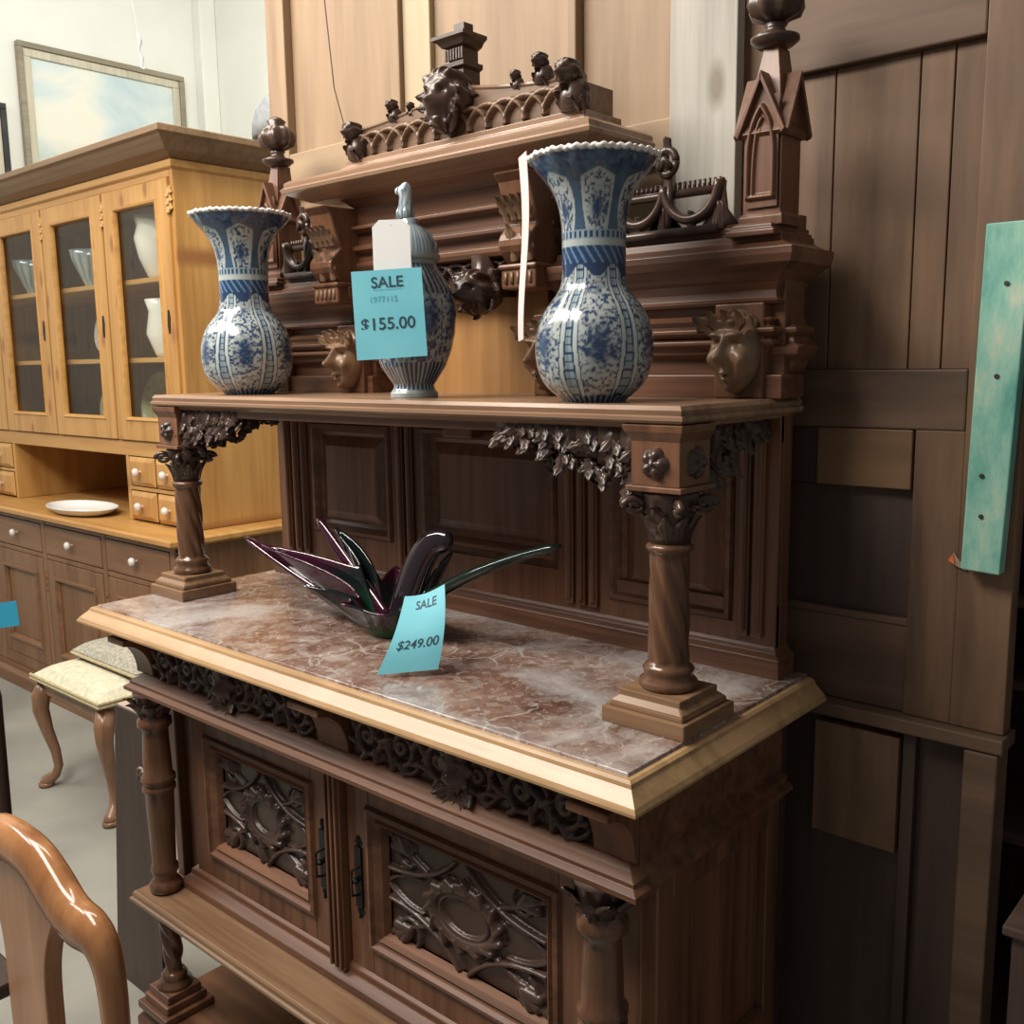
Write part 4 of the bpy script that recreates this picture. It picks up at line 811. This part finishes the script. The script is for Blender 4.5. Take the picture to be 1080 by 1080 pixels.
for a, c in ((-3.352, -2.912), (-5.07, -4.552)):
    n = 2; w_ = (c-a)/n
    for k in range(2):
        for z0, z1 in ((.918, 1.042), (1.064, 1.188)):
            if k == 1 and a < -4: pass
            q0, q1 = a+k*w_+.004, a+(k+1)*w_-.004
            b = MB(); b.hexa([(q0, UY+.001, z0), (q1, UY+.001, z0), (q1, UY+.001, z1), (q0, UY+.001, z1)], [(q0+.02, UY-.012, z0+.02), (q1-.02, UY-.012, z0+.02), (q1-.02, UY-.012, z1-.02), (q0+.02, UY-.012, z1-.02)]); d = b.build('small_drawer', PINE, HU, bevel=.002)
            knob(((q0+q1)/2, UY-.012, (z0+z1)/2), d)
for a, c in ((-3.405, -2.885), (-3.985, -3.42), (-4.545, -4.0), (-5.06, -4.56)):
    s = .085; z0, z1 = 1.258, 2.272; b = MB()
    b.box(a, a+s, UY-.012, UY+.012, z0, z1); b.box(c-s, c, UY-.012, UY+.012, z0, z1); b.box(a+s, c-s, UY-.012, UY+.012, z1-.07, z1); b.box(a+s, c-s, UY-.012, UY+.012, z0, z0+.085); d = b.build('glazed_door', PINE, HU, bevel=.003)
    b = MB(); b.frame(a+s-.003, c-s+.003, z0+.082, z1-.067, UY-.012, [(0, 0), (.004, -.006), (.012, -.004), (.016, .006), (.016, .015)]); b.build('bead_moulding', PINEX, d)
    bx('glass_pane', (a+s-.005, c-s+.005, UY+.002, UY+.006, z0+.08, z1-.065), PANE, d, 0)
    b = MB(); b.prism([(c-s*.55, 1.78), (c-s*.45, 1.78), (c-s*.38, 1.75), (c-s*.45, 1.69), (c-s*.55, 1.69), (c-s*.62, 1.72)], UY-.015, UY-.012, 'y'); b.build('keyhole_plate', IRON, d)
for x in (-3.412, -2.885, -3.99):
    b = MB(); [b.leaf((x, UY-.012, 2.24-k*.03), (0, 0, -1), (0, -1, 0), .045, .018, .25, 2) for k in range(3)]; b.build('applied_carving', PINE, HU, smooth=True)
b = MB(); b.mould([(.0, 2.30), (.012, 2.31), (.012, 2.335), (.0, 2.34)], hx0+.07, UX1, UY, 1.72); b.build('frieze_moulding', PINEX, HU, bevel=.002)
b = MB(); b.mould([(0, 2.335), (.02, 2.345), (.055, 2.36), (.085, 2.385), (.10, 2.40), (.115, 2.408), (.115, 2.43), (.10, 2.436)], hx0+.07, UX1, UY, 1.72); b.build('cornice', CROWN, HU, bevel=.002)
# crockery
def crock(name, prof, loc, m, label, cat, grp=None, tilt=None, col=None):
    o = MB().lathe(prof, (0, 0, 0), 40, None, col, cap=False); o = o.build(name, m, None, smooth=True, origin=(0, 0, 0), solid=.003); o.location = loc
    if tilt: o.rotation_euler = tilt
    return tag(o, label, cat, grp)
bowl = [(.001, 0), (.035, 0), (.038, .012), (.055, .05), (.085, .12), (.10, .17)]
bc = lambda th, z: lerp(np.tile(WHT, (len(th), 1)), np.tile(BL2, (len(th), 1)), (vnoise(th*6, np.full_like(th, z*60)) > .5)*.7)
crock('bowl', bowl, (-3.85, 1.25, 1.921), PORC, 'blue patterned deep bowl on the top shelf of the middle glazed door', 'bowl', col=bc)
crock('bowl', bowl, (-4.47, 1.25, 1.921), PORC, 'blue patterned deep bowl on the top shelf of the left glazed door', 'bowl', col=bc)
crock('pitcher', [(.001, 0), (.04, 0), (.055, .02), (.085, .09), (.10, .17), (.085, .22), (.10, .26)], (-3.25, 1.25, 1.921), WHITEC, 'large white pitcher behind the right glazed door, top shelf', 'pitcher')
crock('pitcher', [(.001, 0), (.05, 0), (.06, .02), (.09, .10), (.075, .19), (.09, .24)], (-3.22, 1.25, 1.601), WHITEC, 'white pitcher on the middle shelf behind the right glazed door', 'pitcher')
plate = [(.001, .0), (.08, .0), (.115, .018), (.12, .022)]
crock('plate', plate, (-3.90, 1.34, 1.745), WHITEC, 'white plate standing on middle shelf behind the middle glazed door', 'plate', tilt=(math.radians(78), 0, 0))
crock('plate', plate, (-3.90, 1.34, 1.392), YELLOWD, 'yellow rimmed plate standing on lowest shelf behind the middle glazed door', 'plate', tilt=(math.radians(78), 0, 0))
crock('plate', [(r*1.15, z) for r, z in plate], (-3.52, 1.36, 1.405), YELLOWD, 'yellow green plate standing on lowest shelf behind the right glazed door', 'plate', tilt=(math.radians(78), 0, 0))
o = crock('platter', [(.001, 0), (.13, 0), (.17, .010), (.20, .030), (.205, .033)], (-3.74, 1.06, .913), WHITEC, 'white oval platter lying on the hutch counter', 'platter')
o.scale = (1.15, .62, 1)

# ================================================================== PAINTINGS ON LEFT WALL
def picture(y0, y1, z0, z1, label, m1):
    P = empty('framed_painting', (-6, (y0+y1)/2, z0), label, 'painting'); x = -6
    def fr(nm, i, j, xo, m):
        b = MB(); 
        for a in ((y0+i, y1-i, z0+i, z0+j), (y0+i, y1-i, z1-j, z1-i), (y0+i, y0+j, z0+j, z1-j), (y1-j, y1-i, z0+j, z1-j)): b.box(x+.004, x+xo, a[0], a[1], a[2], a[3])
        b.build(nm, m, P, bevel=.004)
    fr('outer_frame', 0, .035, .05, m1); fr('inner_liner', .035, .085, .035, GILT); bx('canvas', (x+.004, x+.018, y0+.08, y1-.08, z0+.08, z1-.08), CANVAS, P, 0)
picture(1.90, 3.05, 2.50, 3.60, 'pale framed seascape painting with clouds on the wall above the hutch', SILVERF)
picture(.95, 1.80, 2.30, 3.20, 'dark framed picture at the left edge, beside the seascape', BLACK)
# string with clear hook
ST2 = tag(MB().tube([(-2.91, 1.0, 3.05), (-2.90, 1.0, 2.95), (-2.87, 1.0, 2.80), (-2.86, 1.0, 2.75)], .0014, 6).build('hanging_string', STRING), 'thin pale string with a clear hook hanging above the hutch', 'string')
MB().tube([(-2.86, 1.0, 2.76), (-2.85, 1.0, 2.73), (-2.865, 1.0, 2.70), (-2.845, 1.0, 2.67), (-2.85, 1.0, 2.64), (-2.83, 1.0, 2.63)], [.004, .008, .004, .008, .004, .002], 8).build('clear_hook', STRING, ST2, smooth=True)
# grey shade behind the left pinnacle
SHD = empty('floor_lamp', (-3.44, 2.05, 0), 'grey pleated domed shade of a floor lamp behind left pinnacle finial', 'lamp')
MB().lathe([(.15, 0), (.148, .06), (.13, .12), (.09, .18), (.03, .23), (.005, .235)], (-3.44, 2.05, 2.64), 64, lambda th, z, r: r*(1+.03*np.cos(24*th)), cap=False).build('lamp_shade', GREYG, SHD, smooth=True, solid=.003)
MB().lathe([(.16, 0), (.16, .02), (.03, .05), (.014, .10), (.014, 2.80)], (-3.44, 2.05, 0), 16).build('pole', IRON, SHD, smooth=True)

# ================================================================== STOOLS
SU = empty('upholstered_stool', (-2.75, .72, 0), 'small cream upholstered stool with cabriole legs in front of the hutch', 'stool')
x0, x1, y0, y1 = -3.03, -2.50, .495, .91
b = MB(); b.box(x0+.015, x1-.015, y0+.015, y1-.015, .37, .425); b.build('apron', STOOLW, SU, bevel=.006)
def pad(x0, x1, y0, y1, z0, z1, nm, m, par):
    n = 15; G = []
    for v in np.linspace(-1, 1, n):
        G.append([((x0+x1)/2+(x1-x0)/2*u, (y0+y1)/2+(y1-y0)/2*v, z0+(z1-z0)*((1-abs(u)**5)*(1-abs(v)**5))**.5) for u in np.linspace(-1, 1, n)])
    b = MB(); b.grid(G); b.box(x0, x1, y0, y1, z0-.012, z0+.001); return b.build(nm, m, par, smooth=False, bevel=0)
pad(x0, x1, y0, y1, .437, .482, 'seat_pad', CREAM, SU)
b = MB(); [b.tube([(x0-.002, y0-.003, z), (x1+.002, y0-.003, z), (x1+.003, y1, z)], .006, 8) for z in (.428, .440)]; b.build('gold_braid', GOLDB, SU)
for x, y in ((x0+.035, y0+.035), (x1-.035, y0+.035), (x0+.035, y1-.035), (x1-.035, y1-.035)):
    sx = -1 if x < -2.75 else 1; sy = -1 if y < .7 else 1
    P = [(0, .40), (.014, .35), (.016, .30), (.006, .22), (-.008, .14), (-.012, .08), (-.004, .045), (.016, .022), (.020, .008)]; R_ = [.032, .034, .029, .022, .018, .016, .017, .024, .022]
    b = MB(); b.tube([(x+sx*o*1.2, y+sy*o*1.2, z) for o, z in P], R_, 14); b.lathe([(.018, 0), (.028, .004), (.028, .014), (.016, .022)], (x+sx*.022, y+sy*.022, 0), 16); b.build('leg', STOOLW, SU, smooth=True)
S2 = empty('tapestry_footstool', (-2.72, .80, .483), 'grey tapestry cushion footstool stacked on the cream stool', 'footstool')
pad(-2.98, -2.50, .63, .91, .512, .55, 'seat_pad', GREYF, S2)
b = MB(); b.box(-2.97, -2.51, .64, .90, .483, .501); b.build('wood_base', STOOLW, S2, bevel=.004); b = MB(); b.tube([(-2.982, .627, .502), (-2.498, .627, .502), (-2.497, .91, .502)], .006, 8); b.build('gold_braid', GOLDB, S2)

# ================================================================== CHAIR BOTTOM LEFT
CH = empty('dining_chair', (-.575, -.70, 0), 'varnished cherry dining chair with vase shaped splat at bottom left corner', 'chair')
cx = -.578; yb = -.50
def lean(z): return yb-.0+.10*(z-.45)**1.0*(-.0)
crest = [(0, 1.000, .030), (.03, .999, .030), (.06, .993, .031), (.09, .978, .032), (.12, .962, .031), (.15, .955, .030), (.18, .958, .028), (.195, .955, .026), (.210, .943, .024), (.219, .920, .0215), (.223, .88, .020), (.224, .82, .019), (.223, .74, .018), (.220, .64, .018), (.217, .54, .018), (.215, .47, .019)]
full = [(cx-a, yb, z-.027) for a, z, r in reversed(crest)]+[(cx+a, yb, z-.027) for a, z, r in crest[1:]]; rad = [r for _, _, r in reversed(crest)]+[r for _, _, r in crest[1:]]
from itertools import chain
def dens(P, k=4):
    P = np.array(P); t = np.arange(len(P)); tt = np.linspace(0, len(P)-1, (len(P)-1)*k+1); Q = np.stack([np.interp(tt, t, P[:, i]) for i in range(P.shape[1])], 1)
    for _ in range(3): Q[1:-1] = (Q[:-2]+2*Q[1:-1]+Q[2:])/4
    return Q
D = dens([(*p, r) for p, r in zip(full, rad)]); b = MB(); b.tube(D[:, :3], D[:, 3], 16, .72, (0, 0, 1) if 0 else (0, 1, 0)); b.build('back_frame', CHAIRW, CH, smooth=True)
sp = [(.45, .060), (.52, .055), (.58, .045), (.64, .048), (.70, .060), (.76, .060), (.82, .060), (.85, .064), (.88, .078), (.91, .10), (.94, .12), (.955, .125)]
Z = np.linspace(.45, .955, 40); Wd = np.interp(Z, [s[0] for s in sp], [s[1] for s in sp]); Wd = np.convolve(np.pad(Wd, 3, 'edge'), np.ones(7)/7, 'valid')
b = MB(); G = []
for z, q in zip(Z, Wd): G.append([(cx-q, yb-.010, z), (cx+q, yb-.010, z), (cx+q, yb+.012, z), (cx-q, yb+.012, z)])
b.grid(G, True); b.build('splat', CHAIRW, CH, bevel=.003)
b = MB(); b.hexa([(cx-.26, yb-.43, .42), (cx+.26, yb-.43, .42), (cx+.215, yb, .42), (cx-.215, yb, .42)], [(cx-.26, yb-.43, .46), (cx+.26, yb-.43, .46), (cx+.215, yb, .46), (cx-.215, yb, .46)]); b.build('seat', CHAIRW, CH, bevel=.01)
for sx in (-1, 1):
    MB().tube([(cx+sx*.215, yb+.005, .46), (cx+sx*.215, yb+.005, .25), (cx+sx*.22, yb+.05, 0)], [.019, .018, .016], 12).build('leg', CHAIRW, CH, smooth=True)
    MB().tube(dens([(cx+sx*.235, yb-.40, .44, .028), (cx+sx*.25, yb-.42, .36, .032), (cx+sx*.235, yb-.40, .20, .020), (cx+sx*.225, yb-.395, .06, .016), (cx+sx*.24, yb-.41, .0, .022)])[:, :3], .022, 12).build('leg', CHAIRW, CH, smooth=True)
# tall chair outside the left edge whose back post and tag show
C2 = empty('ladderback_chair', (-1.2, -.62, 0), 'dark wooden chair post showing at the left edge with a blue tag', 'chair')
pA = pt(3, 780, 1.75); pB = pt(4, 868, 1.70); px_, py_ = pA.x, pA.y
for dx in (0, -.42): MB().lathe([(.014, 0), (.016, .1), (.012, .3), (.016, .45), (.012, .7), (.014, .98), (.008, 1.02)], (px_+dx-.026, py_, 0), 16).build('back_post', DARKBOARD, C2, smooth=True)
for z in (.6, .75, .9): bx('back_slat', (px_-.42, px_-.024, py_-.006, py_+.006, z, z+.06), DARKBOARD, C2, .003)
bx('seat', (px_-.44, px_+.0, py_-.40, py_+.0, .42, .45), DARKBOARD, C2, .006)
for dx in (-.03, -.40): MB().lathe([(.012, 0), (.018, .2), (.016, .43)], (px_+dx, py_-.37, 0), 14).build('leg', DARKBOARD, C2, smooth=True)
MT = frame_m(pt(2, 649, 1.72), CR+CU*.15, CU-CR*.2); tag(sheet('blue_tag', MT, .060, .044, lambda u, v: .003*u, BLUEW), 'blue paper tag at the left edge, hanging above the dark chair post', 'tag')
tag(MB().prism([(-3.30, -.02), (-3.27, -.03), (-3.255, 0), (-3.28, .015), (-3.305, .005)], .0005, .002, 'z').build('paper_scrap', PAPER), 'small white paper scrap on the concrete floor at left', 'paper')
